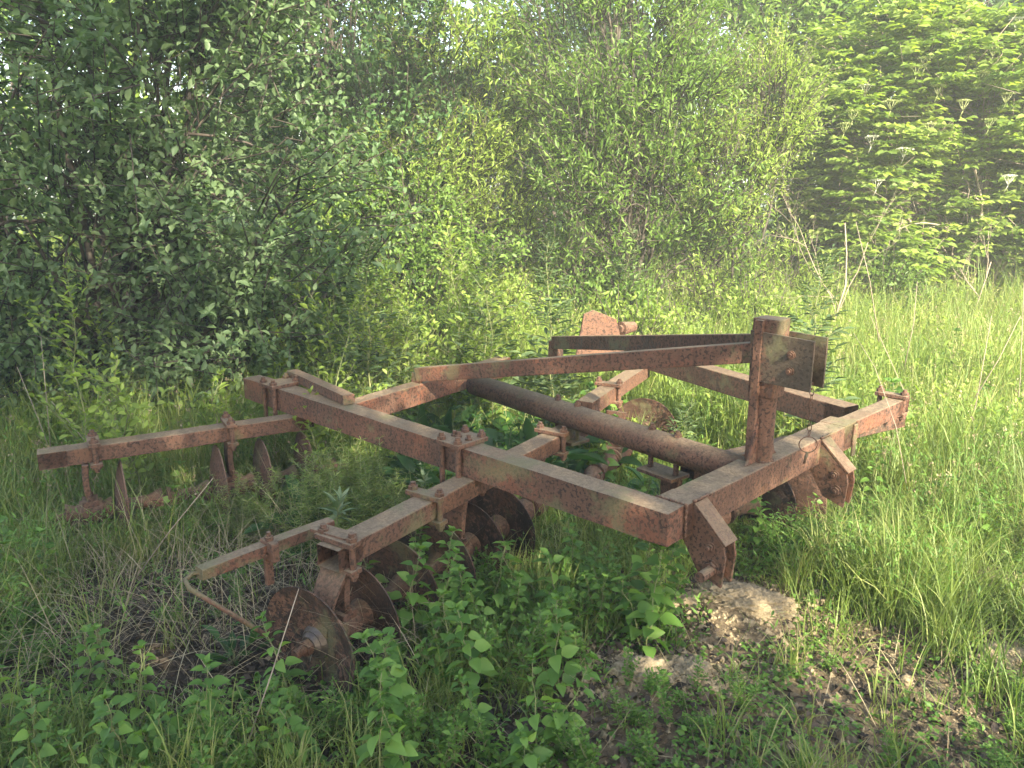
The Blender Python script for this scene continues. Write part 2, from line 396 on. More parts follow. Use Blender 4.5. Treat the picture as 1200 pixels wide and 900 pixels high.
# --- clamps
def on(a, d, w, px, py, z):                 # middle of a beam top nearest to a pixel
    q = P(px, py, z); t = (q - a).dot(d); _, n, _ = beam_axes(a, a + d); return a + d * t + n * w / 2
for px, py in ((398, 636), (497, 582), (640, 507)):
    clamp(on(G0, gd, .105, px, py, zg), gd, .105, .085)
for px, py in ((110, 522), (268, 497)):
    clamp(on(Q0, qd, .10, px, py, zg), qd, .10, .082)
clamp(on(H0, hd, .10, 712, 452, zg + .03), hd, .10, .088)
sd_ = (A1 - A0).normalized()
clamp(on(A0, sd_, W, 536, 520, z0), sd_, W, H, big=True, down=.088)
clamp(on(A0, sd_, W, 326, 452, z0), sd_, W, H, big=True, down=.088)
clamp(on(B1, fd, .1, 1048, 468, z0 - .01), fd, .09, .075)
for t0 in (.33, .74):
    q = pa.lerp(pb, t0)
    for k in (-.075, .075): bolt(q + pd * k, q.z + .062, q.z - .12, harrow, .013, .019)
    bm = bmesh.new(); box(bm, V(q.x, q.y, q.z - .128), pd, Z.cross(pd), Z, .21, .13, .016, .002); bm_obj('clamp_plate', bm, M['paint2'])
for k in range(3):
    bm = bmesh.new(); q = on(A0, sd_, W, 536, 520, z0) + sd_ * (.045 * (k - 1)) + fn * (.02 * (k % 2)); hexnut(bm, V(q.x, q.y, z0 + .014), Z, .018, .016); bm_obj('beam_nut', bm, M['rust'])

# --- mast, top link plates, struts
mb_ = P(899, 540, z0) + fn * .03
zt = ztop(mb_, 905, 372)
f_ = -v
bm = bmesh.new(); cyl(bm, V(mb_.x, mb_.y, z0 - .005), V(mb_.x, mb_.y, z0 + (zt - z0) * .5), .046, 28)
box(bm, V(mb_.x, mb_.y, (z0 + zt) / 2) - u * .022 + v * .02, f_, u, Z, .035, .085, zt - z0 - .012, .003)
box(bm, V(mb_.x, mb_.y, z0 + (zt - z0) * .73), f_, u, Z, .11, .095, (zt - z0) * .54, .006)
mast = bm_obj('mast', bm, M['paint2'])
def plate(name, pts, n, th, mat, parent=None, bev=.0015, label=None):
    bm = bmesh.new(); A = [bm.verts.new(p - n * th / 2) for p in pts]; B = [bm.verts.new(p + n * th / 2) for p in pts]
    k = len(pts); bm.faces.new(A); bm.faces.new(B[::-1])
    for i in range(k): bm.faces.new((A[i], A[(i + 1) % k], B[(i + 1) % k], B[i]))
    bmesh.ops.recalc_face_normals(bm, faces=bm.faces)
    bmesh.ops.bevel(bm, geom=list(bm.edges), offset=bev, segments=1, affect='EDGES')
    return bm_obj(name, bm, mat, parent, label=label)
def rod(bm, a, b, r, s=10): cyl(bm, a, b, r, s)
ztp, zbt = zt - .05, zt - .26
for s in (-1, 1):
    c = V(mb_.x, mb_.y, 0) + u * s * .054
    pts = [c - f_ * .055 + Z * ztp, c + f_ * .205 + Z * (ztp - .012), c + f_ * .205 + Z * zbt, c - f_ * .045 + Z * (zbt + .01)]
    pl = plate('link_plate', pts, u, .011, M['olive'], bev=.001)
    for zz in (ztp - .075, ztp - .14):
        bm = bmesh.new(); q = c + f_ * .12 + Z * zz; cyl(bm, q - u * .009, q + u * .009, .017, 16); hexnut(bm, q - u * .007, -u, .0135, .008)
        bm_obj('plate_bolt', bm, M['rust'], pl)
# gussets at the mast foot
for s in (-1, 1):
    c = V(mb_.x, mb_.y, z0) - u * .0
    plate('mast_gusset', [c + u * s * .045, c + u * s * .125, c + u * s * .10 + Z * .02, c + u * s * .047 + Z * .19], v, .012, M['paint'])
def strut(a, b, h, th, mat, label=None):
    d = (b - a).normalized(); n = Z.cross(d).normalized(); up = d.cross(n); up = up if up.z > 0 else -up
    bm = bmesh.new(); box(bm, (a + b) / 2 - up * h / 2, d, n, up, (b - a).length, th, h, .004)
    box(bm, (a + b) / 2 - up * .005 + n * .02 * (1 if n.y > 0 else -1), d, n, up, (b - a).length - .03, .045, .009, .002)
    return bm_obj('strut', bm, mat, label=label)
sa = P(487, 431, z0 + .085); sb_ = P(884, 401, Y=mb_.y + .02)
strut(sa, sb_, .082, .03, M['paint'])
sc = P(648, 394, Y=4.95); s2 = P(898, 391, Y=mb_.y + .07)
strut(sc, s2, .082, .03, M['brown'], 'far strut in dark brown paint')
for q, zz in ((sa, z0), (sc, z0 - .02)):
    plate('strut_bracket', [V(q.x, q.y, zz - .02) + v * .04, V(q.x, q.y, zz - .02) - v * .05, V(q.x, q.y, q.z - .03) - v * .04, V(q.x, q.y, q.z - .03) + v * .03], u, .012, M['paint'])
# far upright plate beyond the struts
fp = P(709, 425, Y=5.25)
plate('end_plate', [P(672, 430, Y=5.2), P(684, 368, Y=5.2), P(695, 363, Y=5.21), P(722, 374, Y=5.22), P(735, 430, Y=5.22)], V(.25, -.96, 0), .016, M['paint2'], label='tall upright plate at the far corner')
bm = bmesh.new(); q = P(735, 384, Y=5.3); cyl(bm, q - u * .07, q + u * .07, .05, 20, .035); cyl(bm, q - u * .09, q + u * .08, .028, 14); bm_obj('end_bearing', bm, M['rust'])
bm = bmesh.new(); q = P(655, 418, Y=5.0); box(bm, q, u, v, Z, .05, .03, .13, .003); bm_obj('strut_bracket', bm, M['brown'])

# --- lower hitch lugs on the front beam
def lug(px, py):
    t = (P(px, py, z0) - A1).dot(fd); c = A1 + fd * t; c = V(c.x, c.y, 0)
    zz = z0 - .012; o = None
    for k, s in enumerate((0, .068)):
        b0 = c + fd * s
        pts = [b0 + Z * zz - f_ * .006, b0 + f_ * .125 + Z * (zz - .125), b0 + f_ * .135 + Z * (zz - .17), b0 + f_ * .125 + Z * (zz - .285), b0 + f_ * .03 + Z * (zz - .255), b0 - f_ * .05 + Z * (zz - .128), b0 - f_ * .006 + Z * (zz - .12)]
        o = plate('hitch_lug', pts, fd, .012, M['paint2'] if s == 0 else M['paint'])
        if k == 0:
            for q, r in ((b0 + f_ * .075 + Z * (zz - .14), .014), (b0 + f_ * .085 + Z * (zz - .215), .021)):
                bm = bmesh.new(); cyl(bm, q - fd * .016, q + fd * .075, r * .6, 14); hexnut(bm, q - fd * .006, -fd, r, .012)
                cyl(bm, q - fd * .005, q - fd * .009, r * 1.35, 18)
                bm_obj('lug_bolt', bm, M['rust'], o)
    b0 = c; th = .01
    plate('lug_cover', [b0 - fd * .008 + Z * (zz + .004) - f_ * .0, b0 + fd * .076 + Z * (zz + .004), b0 + fd * .076 + f_ * .132 + Z * (zz - .122), b0 - fd * .008 + f_ * .132 + Z * (zz - .122)], (f_ + Z).normalized(), th, M['paint2'])
    return c
c1 = lug(817, 588); c2 = lug(965, 514)
zz = z0 - .012; q = c1 + f_ * .088 + Z * (zz - .225)
bm = bmesh.new(); cyl(bm, q - fd * .085, q, .019, 18); cyl(bm, q - fd * .086, q - fd * .06, .012, 14, cap=False); bm_obj('hitch_pin', bm, M['paint2'])
plate('beam_strap', [B1 + fd * k - Z * zz_ - fn * .006 for k, zz_ in ((-.03, .01), (.01, .01), (.01, .17), (-.03, .17))], v, .008, M['paint2'])

# --- chain with ring and linch pin hanging from the link plate
ch = empty('pin_chain', V(0, 0, 0)); ch.parent = harrow
def torus(bm, c, n, a, R1, r, sx=1.0):
    n = n.normalized(); a = (a - n * a.dot(n)).normalized(); b = n.cross(a); rings = []
    for i in range(20):
        t = 2 * math.pi * i / 20; cc = c + a * math.cos(t) * R1 * sx + b * math.sin(t) * R1; ra = (cc - c).normalized()
        rings.append([bm.verts.new(cc + ra * math.cos(p) * r + n * math.sin(p) * r) for p in [2 * math.pi * j / 8 for j in range(8)]])
    for i in range(20):
        for j in range(8): bm.faces.new((rings[i][j], rings[(i + 1) % 20][j], rings[(i + 1) % 20][(j + 1) % 8], rings[i][(j + 1) % 8]))
top = P(952, 449, Y=(V(mb_.x, mb_.y, 0) + f_ * .16).y); rc = P(947, 521, Y=top.y - .02)
bm = bmesh.new(); N = 9
for i in range(N):
    c = top.lerp(rc + Z * .034, (i + .5) / N); torus(bm, c, u if i % 2 else v, Z, .0085, .0018, 1.7)
bm_obj('chain', bm, M['rust'], ch, True)
bm = bmesh.new(); torus(bm, rc, V(.25, 1, .1), Z, .034, .0022); bm_obj('ring', bm, M['rust'], ch, True)
bm = bmesh.new(); cyl(bm, rc - Z * .03 + u * -.0, rc - Z * .075 - u * .02, .0055, 10); bm_obj('linch_pin', bm, M['rust'], ch, True)

# --- scraper bar with its bent rod at the near end
r0, r1 = P(237, 668, .50), P(392, 610, .50); rd = (r1 - r0).normalized()
beam('scraper_bar', r0, r1, .05, .042, M['paint'], open_end=False)
bm = bmesh.new(); c = r0.lerp(r1, .44) + V(.01, .02, -.022); n = Z.cross(rd); box(bm, c, rd, n, Z, .03, .085, .075, .006)
hexnut(bm, c + Z * .037, Z); box(bm, c - Z * .08 + n * .02, rd, n, Z, .03, .02, .13, .003); bm_obj('bar_bracket', bm, M['rust'])
acc = Acc(); pts = [P(240, 671, .475), P(226, 672, .475), P(217, 680, .465), P(222, 690, .455), P(262, 714, .38), P(312, 744, .29)]
acc.tube([p - ROOT for p in pts], .0085, 10); link('bent_rod', acc.mesh('bent_rod'), M['rust'], harrow)
# flat cross plate on the open end of the near gang beam
bm = bmesh.new(); c = P(398, 628, zg + .022); box(bm, c + V(-.03, .03, 0), V(.85, -.5, 0).normalized(), V(.5, .85, 0).normalized(), Z, .17, .06, .014, .003); bm_obj('end_plate', bm, M['paint2'])

# lumpy weld beads where the beams and plates meet
def weld(p0, p1, r=.0055):
    A = Acc(); N = max(6, int((p1 - p0).length / .006)); pts = [p0.lerp(p1, i / N) - ROOT + V(*rng.normal(0, .0012, 3)) for i in range(N + 1)]
    A.tube(pts, r * (1 + .35 * np.sin(np.arange(N + 1) * 1.9) + rng.normal(0, .12, N + 1)), 7); link('weld', A.mesh('weld'), M['rust'], harrow)
ef = A1 + fd * (W + .002) - fn * .0
weld(ef + Z * .0, ef - Z * (H - .004)); weld(ef + Z * .001, ef + fn * .125 + Z * .001)
mc = V(mb_.x, mb_.y, z0 + .001)
for i in range(5):
    a0, a1 = i * 1.2566, (i + 1) * 1.2566; weld(mc + (u * math.cos(a0) + v * math.sin(a0)) * .049, mc + (u * math.cos(a1) + v * math.sin(a1)) * .049, .006)
for cc in (c1, c2): weld(V(cc.x, cc.y, z0 + .001) - fd * .01, V(cc.x, cc.y, z0 + .001) + fd * .105)
weld(pb + V(-.05, -.02, .05), pb + V(.05, .04, .03))

# broad curved flange from the open end of the near gang beam down to the axle
bm = bmesh.new(); n_ = Z.cross(gd).normalized(); st0 = V(G0.x, G0.y, zg - .09) + gd * .03 + (n_ if n_.y > 0 else -n_) * .05; prev = None
for i in range(9):
    t = i / 8; p = st0 + Z * (-.22 * t) - gd * (.09 * math.sin(t * 1.7)) ; wd = .062 - .022 * t
    r = [bm.verts.new(p + n_ * sx * wd + gd * sy * .007) for sx, sy in ((-1, -1), (1, -1), (1, 1), (-1, 1))]
    if prev:
        for j in range(4): bm.faces.new((prev[j], prev[(j + 1) % 4], r[(j + 1) % 4], r[j]))
    else: bm.faces.new(r)
    prev = r
bm.faces.new(prev); bm_obj('end_flange', bm, M['paint2'])
# ---------------------------------------------------------------- ground
_g = np.random.default_rng(3)
_w = [(_g.normal(0, 1, 2) * f, _g.random() * 6.28, a) for f, a in ((.5, .03), (.8, .025), (2.2, .012), (3.1, .012), (6, .006), (8, .006), (14, .004), (19, .004))]
def gh(x, y):
    x = np.asarray(x, float); y = np.asarray(y, float); h = 0 * x
    for k, p, a in _w: h = h + a * np.sin(k[0] * x + k[1] * y + p)
    h = h + .04 * np.clip((y - 6), 0, 12)
    return h - .01
def soil_bumps(x, y):
    # the torn-up clay in front of the harrow and on the right
    h = 0 * x
    for px, py, r, a in ((860, 725, .34, .05), (780, 810, .3, .05), (1175, 700, .35, .05), (1180, 790, .3, .04), (930, 800, .4, .02)):
        q = P(px, py, 0); d = ((x - q.x) ** 2 + (y - q.y) ** 2) / r ** 2; h = h + a * np.exp(-d * 2)
    return h
xs = np.concatenate([-np.geomspace(150, 3.2, 26), np.arange(-3.15, 3.2, .035), np.geomspace(3.25, 150, 26)])
ys = np.concatenate([-np.geomspace(60, .9, 10), np.arange(-.6, 6.5, .035), np.geomspace(6.6, 250, 40)])
GX, GY = np.meshgrid(xs, ys); near = np.exp(-(np.maximum(np.hypot(GX, GY - 3) - 3, 0)) / 2)
GZ = gh(GX, GY) + near * soil_bumps(GX, GY) + near * _g.normal(0, .006, GX.shape)
nx, ny = len(xs), len(ys); idx = np.arange(nx * ny).reshape(ny, nx)
qd_ = np.stack([idx[:-1, :-1], idx[:-1, 1:], idx[1:, 1:], idx[1:, :-1]], -1).reshape(-1, 4)
me = arrays_mesh('ground', np.stack([GX, GY, GZ], -1).reshape(-1, 3), qd_.ravel(), np.full(len(qd_), 4))
m, n, b, out = newmat('soil'); tc = n.nodes.new('ShaderNodeTexCoord'); ov = tc.outputs['Object']
a1 = noise(n, 1.3, 6, .7, ov); a2 = noise(n, 26, 8, .75, ov); a3 = noise(n, 90, 4, .7, ov)
dark = ramp(n, [(.3, (.022, .016, .011)), (.55, (.06, .043, .028)), (.75, (.13, .10, .065))]); n.links.new(a2.outputs['Fac'], dark.inputs[0])
tan = ramp(n, [(.3, (.08, .058, .035)), (.5, (.19, .14, .085)), (.7, (.33, .26, .16))]); n.links.new(a2.outputs['Fac'], tan.inputs[0])
sp = n.nodes.new('ShaderNodeSeparateXYZ'); n.links.new(ov, sp.inputs[0])
rt = math_(n, 'MULTIPLY', math_(n, 'ADD', sp.outputs[0], .1), 1.5, True)
fr = math_(n, 'MULTIPLY', math_(n, 'SUBTRACT', 3.6, sp.outputs[1]), 1.0, True)
k = ramp(n, [(.34, (0, 0, 0)), (.5, (1, 1, 1))]); n.links.new(a1.outputs['Fac'], k.inputs[0])
c = mix(n, math_(n, 'MULTIPLY', math_(n, 'MULTIPLY', rt, fr), k.outputs[0]), dark.outputs[0], tan.outputs[0])
fg = math_(n, 'MULTIPLY', math_(n, 'SUBTRACT', sp.outputs[1], 4.5), .5, True)
c = mix(n, fg, c, (.05, .075, .022))
n.links.new(c, b.inputs['Base Color']); b.inputs['Roughness'].default_value = .95; b.inputs['Specular IOR Level'].default_value = .15
bp = n.nodes.new('ShaderNodeBump'); bp.inputs['Strength'].default_value = .9; bp.inputs['Distance'].default_value = .03
n.links.new(math_(n, 'ADD', a2.outputs['Fac'], math_(n, 'MULTIPLY', a3.outputs['Fac'], .4)), bp.inputs['Height']); n.links.new(bp.outputs[0], b.inputs['Normal'])
tag(link('ground', me, m), kind='structure')

# ---------------------------------------------------------------- leaf templates (x = along, z = normal)
def leaf_t(w, droop=.12, fold=.12, st=((.0, .02), (.25, .8), (.5, 1.0), (.75, .65)), wav=0):
    vs = [(x, 0, -droop * x * x) for x, _ in st] + [(1, 0, -droop)]; k = len(vs); f = []
    for s in (1, -1):
        base = len(vs); vs += [(x + .03, s * w * .5 * y, fold * w * y - droop * x * x + (wav * (1 if i % 2 else -1))) for i, (x, y) in enumerate(st)]
        m = len(st)
        for i in range(m - 1): q = [i, i + 1, base + i + 1, base + i]; f.append(q if s < 0 else q[::-1])
        q = [m - 1, k - 1, base + m - 1]; f.append(q if s < 0 else q[::-1])
    return np.array(vs, float), [np.array(q) for q in f]
L_OVAL = leaf_t(.52, .15, .25, ((0, .05), (.3, .9), (.62, .85)))
L_LANCE = leaf_t(.26, .2, .25, ((0, .1), (.3, 1), (.65, .8)))
L_BROAD = leaf_t(.72, .22, .18, ((0, .25), (.14, .85), (.32, 1.0), (.55, .78), (.78, .4)), .012)
L_DIAM = leaf_t(.62, .15, .2, ((0, .06), (.22, .55), (.42, 1.0), (.7, .55)))
L_NARROW = leaf_t(.12, .15, .3, ((0, .4), (.4, 1)))
L_COARSE = (np.array([(0, 0, 0), (.5, .3, .05), (1, 0, -.08), (.5, -.3, .05)], float), [np.array([0, 3, 2]), np.array([0, 2, 1])])
L_BIG = leaf_t(.42, .35, .3, ((0, .15), (.18, .75), (.4, 1), (.65, .85), (.85, .45)), .01)

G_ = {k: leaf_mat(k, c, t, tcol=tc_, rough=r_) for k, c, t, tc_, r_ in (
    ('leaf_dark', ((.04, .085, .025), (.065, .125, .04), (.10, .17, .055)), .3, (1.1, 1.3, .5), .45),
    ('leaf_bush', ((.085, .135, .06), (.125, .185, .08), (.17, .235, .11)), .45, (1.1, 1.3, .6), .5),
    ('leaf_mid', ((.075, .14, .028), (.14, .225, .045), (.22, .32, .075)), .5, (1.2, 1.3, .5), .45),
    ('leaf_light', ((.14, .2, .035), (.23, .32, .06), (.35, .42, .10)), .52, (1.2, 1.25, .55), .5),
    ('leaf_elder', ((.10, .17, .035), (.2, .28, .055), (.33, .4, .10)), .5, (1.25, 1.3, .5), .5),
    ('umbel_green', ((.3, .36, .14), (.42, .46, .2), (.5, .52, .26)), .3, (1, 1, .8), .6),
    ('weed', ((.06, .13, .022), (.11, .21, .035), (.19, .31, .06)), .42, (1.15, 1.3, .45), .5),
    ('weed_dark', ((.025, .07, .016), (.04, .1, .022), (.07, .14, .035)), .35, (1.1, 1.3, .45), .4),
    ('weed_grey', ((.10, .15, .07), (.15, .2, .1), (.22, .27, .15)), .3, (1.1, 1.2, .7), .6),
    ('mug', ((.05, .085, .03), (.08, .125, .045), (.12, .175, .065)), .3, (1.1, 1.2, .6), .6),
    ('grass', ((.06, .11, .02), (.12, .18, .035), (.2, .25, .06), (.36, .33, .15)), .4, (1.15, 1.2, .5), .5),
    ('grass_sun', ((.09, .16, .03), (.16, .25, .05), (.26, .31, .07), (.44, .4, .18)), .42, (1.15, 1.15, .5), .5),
    ('straw', ((.18, .13, .075), (.3, .24, .14), (.42, .35, .22)), .2, (1, .95, .8), .8),
    ('litter', ((.02, .014, .01), (.05, .036, .026), (.12, .085, .055)), .1, (1, .9, .7), .8),
    ('petal', ((.55, .55, .42), (.7, .7, .58), (.8, .8, .7)), .3, (1, 1, .9), .6),
)}

# ---------------------------------------------------------------- trees and shrubs
def unit(a): return a / (np.linalg.norm(a, axis=-1, keepdims=True) + 1e-9)
def crown(name, label, cat, base, lobes, twigs, per, size, T, mat, group=None, stems=3, twl=.35, rad=.05, up=.5, cull=True, rot=0, kind_elder=0, hollow=.5, bark='bark', edge=1.0, down=0., low=None):
    """lobes = ellipsoids (x, y, z, rx, ry, rz) relative to the base; leaves sit on twigs spread through them"""
    twigs = int(twigs * (1.0 if cat == 'tree' and base[1] < 0 else 1.6 if base[1] < 9.6 else 1.45))
    if low: lobes = list(lobes) + [(low[1] * math.cos(q), low[1] * .3 - .1 * q, low[2], low[0], low[0] * .7, low[2] * .95) for q in (0, 3.1)]
    base = V(base[0], base[1], float(gh(base[0], base[1])) - .02)
    root = empty(name, base, rot); tag(root, label, cat, group)
    A, B = Acc(), Acc(); size = size * 1.1; vol = np.array([l[3] * l[4] * l[5] for l in lobes]) ** .7; vol /= vol.sum()
    starts = []
    for li, l in enumerate(lobes):
        c = np.array(l[:3]); r = np.array(l[3:6]); k = int(twigs * vol[li])
        d = unit(rng.normal(0, 1, (k, 3))); 
        # lumps: twigs gather in clusters so the crown gets clumps and gaps
        nc = max(6, k // 14); cd_ = unit(rng.normal(0, 1, (nc, 3))); pick = rng.integers(0, nc, k)
        cr = (hollow + (1 - hollow) * rng.random(nc) ** .5)
        rr = cr[pick] + rng.normal(0, .07, k)
        d = unit(cd_[pick] + rng.normal(0, .2, (k, 3)))
        p = c + d * r * rr[:, None] * (1 + .12 * np.sin(cd_[pick] * 5 + li).sum(1))[:, None] * edge
        p[:, 2] = np.maximum(p[:, 2], .12 + rng.random(k) * .3)
        starts.append((p, d))
        # limb from the ground to the lobe and side branches through it
        for s in range(stems):
            e = c + np.array([rng.normal(0, .3) * r[0], rng.normal(0, .3) * r[1], r[2] * rng.uniform(.0, .75)])
            b0 = np.array([rng.normal(0, .09), rng.normal(0, .09), 0]); m = (b0 + e) / 2 + np.array([rng.normal(0, .12), rng.normal(0, .12), .2])
            t = np.linspace(0, 1, 9)[:, None]; pts = (1 - t) ** 2 * b0 + 2 * t * (1 - t) * m + t * t * e
            pts[1:-1] += rng.normal(0, .02, (7, 3)); A.tube(pts, np.linspace(rad, rad * .2, 9), 7)
            for q in range(7):
                i = rng.integers(3, 9); e2 = c + unit(rng.normal(0, 1, 3)) * r * rng.uniform(.5, .95); e2[2] = max(e2[2], pts[i][2] * .8)
                t2 = np.linspace(0, 1, 6)[:, None]; pp = pts[i] * (1 - t2) + e2 * t2 + np.sin(t2 * 3.1) * np.array([0, 0, .12]); A.tube(pp, np.linspace(rad * .35, rad * .07, 6), 5)
    p = np.concatenate([a for a, _ in starts]); d = np.concatenate([q for _, q in starts])
    k = len(p); dirs = unit(d * np.array([1, 1, .4]) + rng.normal(0, .45, (k, 3)) + np.array([0, 0, up])); tl = twl * rng.uniform(.6, 1.4, k)
    for i in range(0, k, 2):                                  # every other twig gets its wood
        A.tube([p[i] - dirs[i] * tl[i] * .3, p[i] + dirs[i] * tl[i] * .5, p[i] + dirs[i] * tl[i]], [.006, .004, .002], 3)
    if kind_elder:
        # compound leaves: a stalk with opposite leaflets lying flat
        s_ = rng.random((k, per)); 
        for j in range(per):
            pj = p + dirs * (tl * s_[:, j])[:, None]
            az = rng.random(k) * 6.283; st = unit(np.stack([np.cos(az), np.sin(az), rng.uniform(-.15, .35, k)], 1))
            side = unit(np.cross(st, np.array([0, 0, 1.]))); L = size * 2.2 * rng.uniform(.7, 1.2, k); rv = rng.random(k)
            for f, sg in ((.45, 1), (.45, -1), (.75, 1), (.75, -1), (1, 0)):
                dd = unit(st * (.6 if sg else 1) + side * sg) + np.array([0, 0, -.12])
                B.leaves(T, pj + st * (L * f)[:, None], dd, size * rng.uniform(.8, 1.2, k), rnd=np.clip(rv + rng.normal(0, .08, k), 0, 1))
    else:
        for j in range(per):
            t = (j + rng.random(k) * .8) / per; pj = p + dirs * (tl * t)[:, None]; az = rng.random(k) * 6.283
            o = unit(rng.normal(0, 1, (k, 3)) + np.array([0, 0, .1])); dd = unit(dirs * .7 + o * .9 - np.array([0, 0, down]))
            B.leaves(T, pj, dd, size * rng.uniform(.6, 1.25, k) * (1 - .35 * t), roll=rng.normal(0, .5, k))
    tm = A.mesh('trunk'); cm = B.mesh('crown')
    link('trunk', tm, M[bark], root); link('crown', cm, G_[mat], root)
    return root, p
def at(px, Y): return ((px - 600) / F * Y * 1.03, Y)          # plan position under a pixel column at distance Y
def lob(px, py, Y, base, r):                                # a lobe centred on a pixel at distance Y
    q = P(px, py, Y=Y); r = r if hasattr(r, '__len__') else (r, r, r); return (q.x - base[0], q.y - base[1], q.z - float(gh(*base)), *r)
def tree(name, label, cat, px, Y, spec, **k):
    b_ = at(px, Y); return crown(name, label, cat, b_, [lob(a, c, Y + dy, b_, r) for a, c, dy, r in spec], **k)

# big shaded bush on the left
tree('leafy_bush', 'large shaded grey green bush rising behind the left end of the rear gang beam', 'bush', 138, 5.4,
     [(60, 90, 0, (1.1, 1.0, 1.1)), (210, 60, .2, (1.0, .9, 1.1)), (120, 260, 0, (1.15, .9, .8)), (280, 240, 0, (.8, .8, .8)), (20, 330, -.3, (.8, .7, .6)), (230, 385, 0, (.85, .7, .5)), (345, 350, .3, (.55, .6, .55)), (60, 440, -.2, (.9, .6, .4)), (300, 435, .1, (.7, .5, .35)), (170, 455, -.1, (.7, .4, .3)), (40, -80, .3, (1.3, 1, 1)), (250, -60, .5, (1, 1, .7))],
     low=(.8, .7, .55), twigs=3500, per=10, size=.07, T=L_OVAL, mat='leaf_bush', stems=2, twl=.34, rad=.034, up=.35, hollow=.4)
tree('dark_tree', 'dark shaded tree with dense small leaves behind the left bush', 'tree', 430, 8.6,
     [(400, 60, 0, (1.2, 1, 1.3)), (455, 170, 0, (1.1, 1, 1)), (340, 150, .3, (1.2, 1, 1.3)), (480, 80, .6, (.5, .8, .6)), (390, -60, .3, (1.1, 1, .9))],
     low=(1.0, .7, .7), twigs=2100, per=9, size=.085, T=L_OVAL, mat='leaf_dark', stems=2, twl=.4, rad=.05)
tree('low_shrub', 'dark low shrub at the foot of the dark tree', 'shrub', 505, 7.4,
     [(470, 265, 0, (.55, .5, .4)), (540, 290, 0, (.45, .5, .32)), (400, 250, .5, (.6, .5, .5))], twigs=650, per=8, size=.06, T=L_OVAL, mat='leaf_mid', stems=1, twl=.25, rad=.015)
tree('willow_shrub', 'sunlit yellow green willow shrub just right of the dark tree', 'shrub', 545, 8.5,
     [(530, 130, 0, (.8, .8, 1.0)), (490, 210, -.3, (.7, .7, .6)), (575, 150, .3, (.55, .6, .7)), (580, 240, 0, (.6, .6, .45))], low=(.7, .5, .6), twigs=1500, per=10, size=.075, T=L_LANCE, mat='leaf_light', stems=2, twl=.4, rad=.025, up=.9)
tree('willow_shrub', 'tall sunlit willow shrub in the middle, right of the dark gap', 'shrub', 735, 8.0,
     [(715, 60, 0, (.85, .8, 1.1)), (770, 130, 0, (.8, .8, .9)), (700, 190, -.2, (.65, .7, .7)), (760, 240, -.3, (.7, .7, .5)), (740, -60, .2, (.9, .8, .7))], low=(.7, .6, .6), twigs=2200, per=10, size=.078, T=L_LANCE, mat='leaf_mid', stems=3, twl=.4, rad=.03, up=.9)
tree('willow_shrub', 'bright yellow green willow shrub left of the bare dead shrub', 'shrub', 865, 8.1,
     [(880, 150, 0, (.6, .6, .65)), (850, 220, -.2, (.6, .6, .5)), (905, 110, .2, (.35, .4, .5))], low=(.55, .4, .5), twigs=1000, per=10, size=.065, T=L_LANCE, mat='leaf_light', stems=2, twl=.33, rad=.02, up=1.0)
elder, _ = tree('elder_bush', 'wide elder bush with flat pale flower heads on the right edge', 'bush', 1120, 9.4,
     [(1110, 130, 0, (.95, .9, .8)), (1190, 90, .2, (1.0, .9, .9)), (1040, 190, -.1, (.7, .7, .55)), (1150, 215, -.2, (.85, .7, .5)), (1260, 170, 0, (1, .9, 1)), (1000, 235, 0, (.5, .5, .35)), (1075, 60, .1, (.8, .7, .6)), (1000, 130, 0, (.55, .6, .5)), (1100, 280, -.3, (.9, .5, .35)), (1210, 280, -.2, (.9, .5, .4))],
     low=(.8, .9, .5), twigs=1700, per=4, size=.10, T=L_OVAL, mat='leaf_elder', stems=2, twl=.4, rad=.03, kind_elder=1, hollow=.45, bark='deadwood')
tree('hazel_tree', 'dark green broadleaf tree filling the top right behind the elder', 'tree', 960, 11.2,
     [(900, 60, 0, (1.3, 1, 1.2)), (990, 30, 0, (1.3, 1, 1.3)), (960, 150, 0, (1.2, 1, .9)), (1060, -10, .4, (1.3, 1, 1)), (860, -60, .3, (1.3, 1, 1))], low=(1.2, 1.3, .9), twigs=1700, per=8, size=.13, T=L_OVAL, mat='leaf_mid', stems=2, twl=.5, rad=.06)
tree('dark_tree', 'dark tree in the top right corner above the elder', 'tree', 1140, 12.5,
     [(1100, 0, 0, (1.5, 1.2, 1.4)), (1220, -20, 0, (1.6, 1.2, 1.5)), (1150, 120, 0, (1.7, 1, 1.2)), (1260, 120, 0, (1.6, 1, 1.2))], low=(1.3, 1.5, 1.0), twigs=1200, per=8, size=.14, T=L_OVAL, mat='leaf_dark', stems=2, twl=.5, rad=.07)
tree('dark_tree', 'dark tree seen through the gap left of the middle willow shrub', 'tree', 640, 12.0,
     [(640, 90, 0, (1.2, 1, 1.3)), (600, 160, 0, (1.1, 1, .9)), (700, 120, .4, (1.3, 1, 1.2)), (620, 20, .3, (.9, .9, .7)), (790, 80, .5, (1.3, 1, 1.4))], low=(1.2, 1.2, 1.0), twigs=1500, per=8, size=.12, T=L_OVAL, mat='leaf_dark', stems=2, twl=.5, rad=.06)
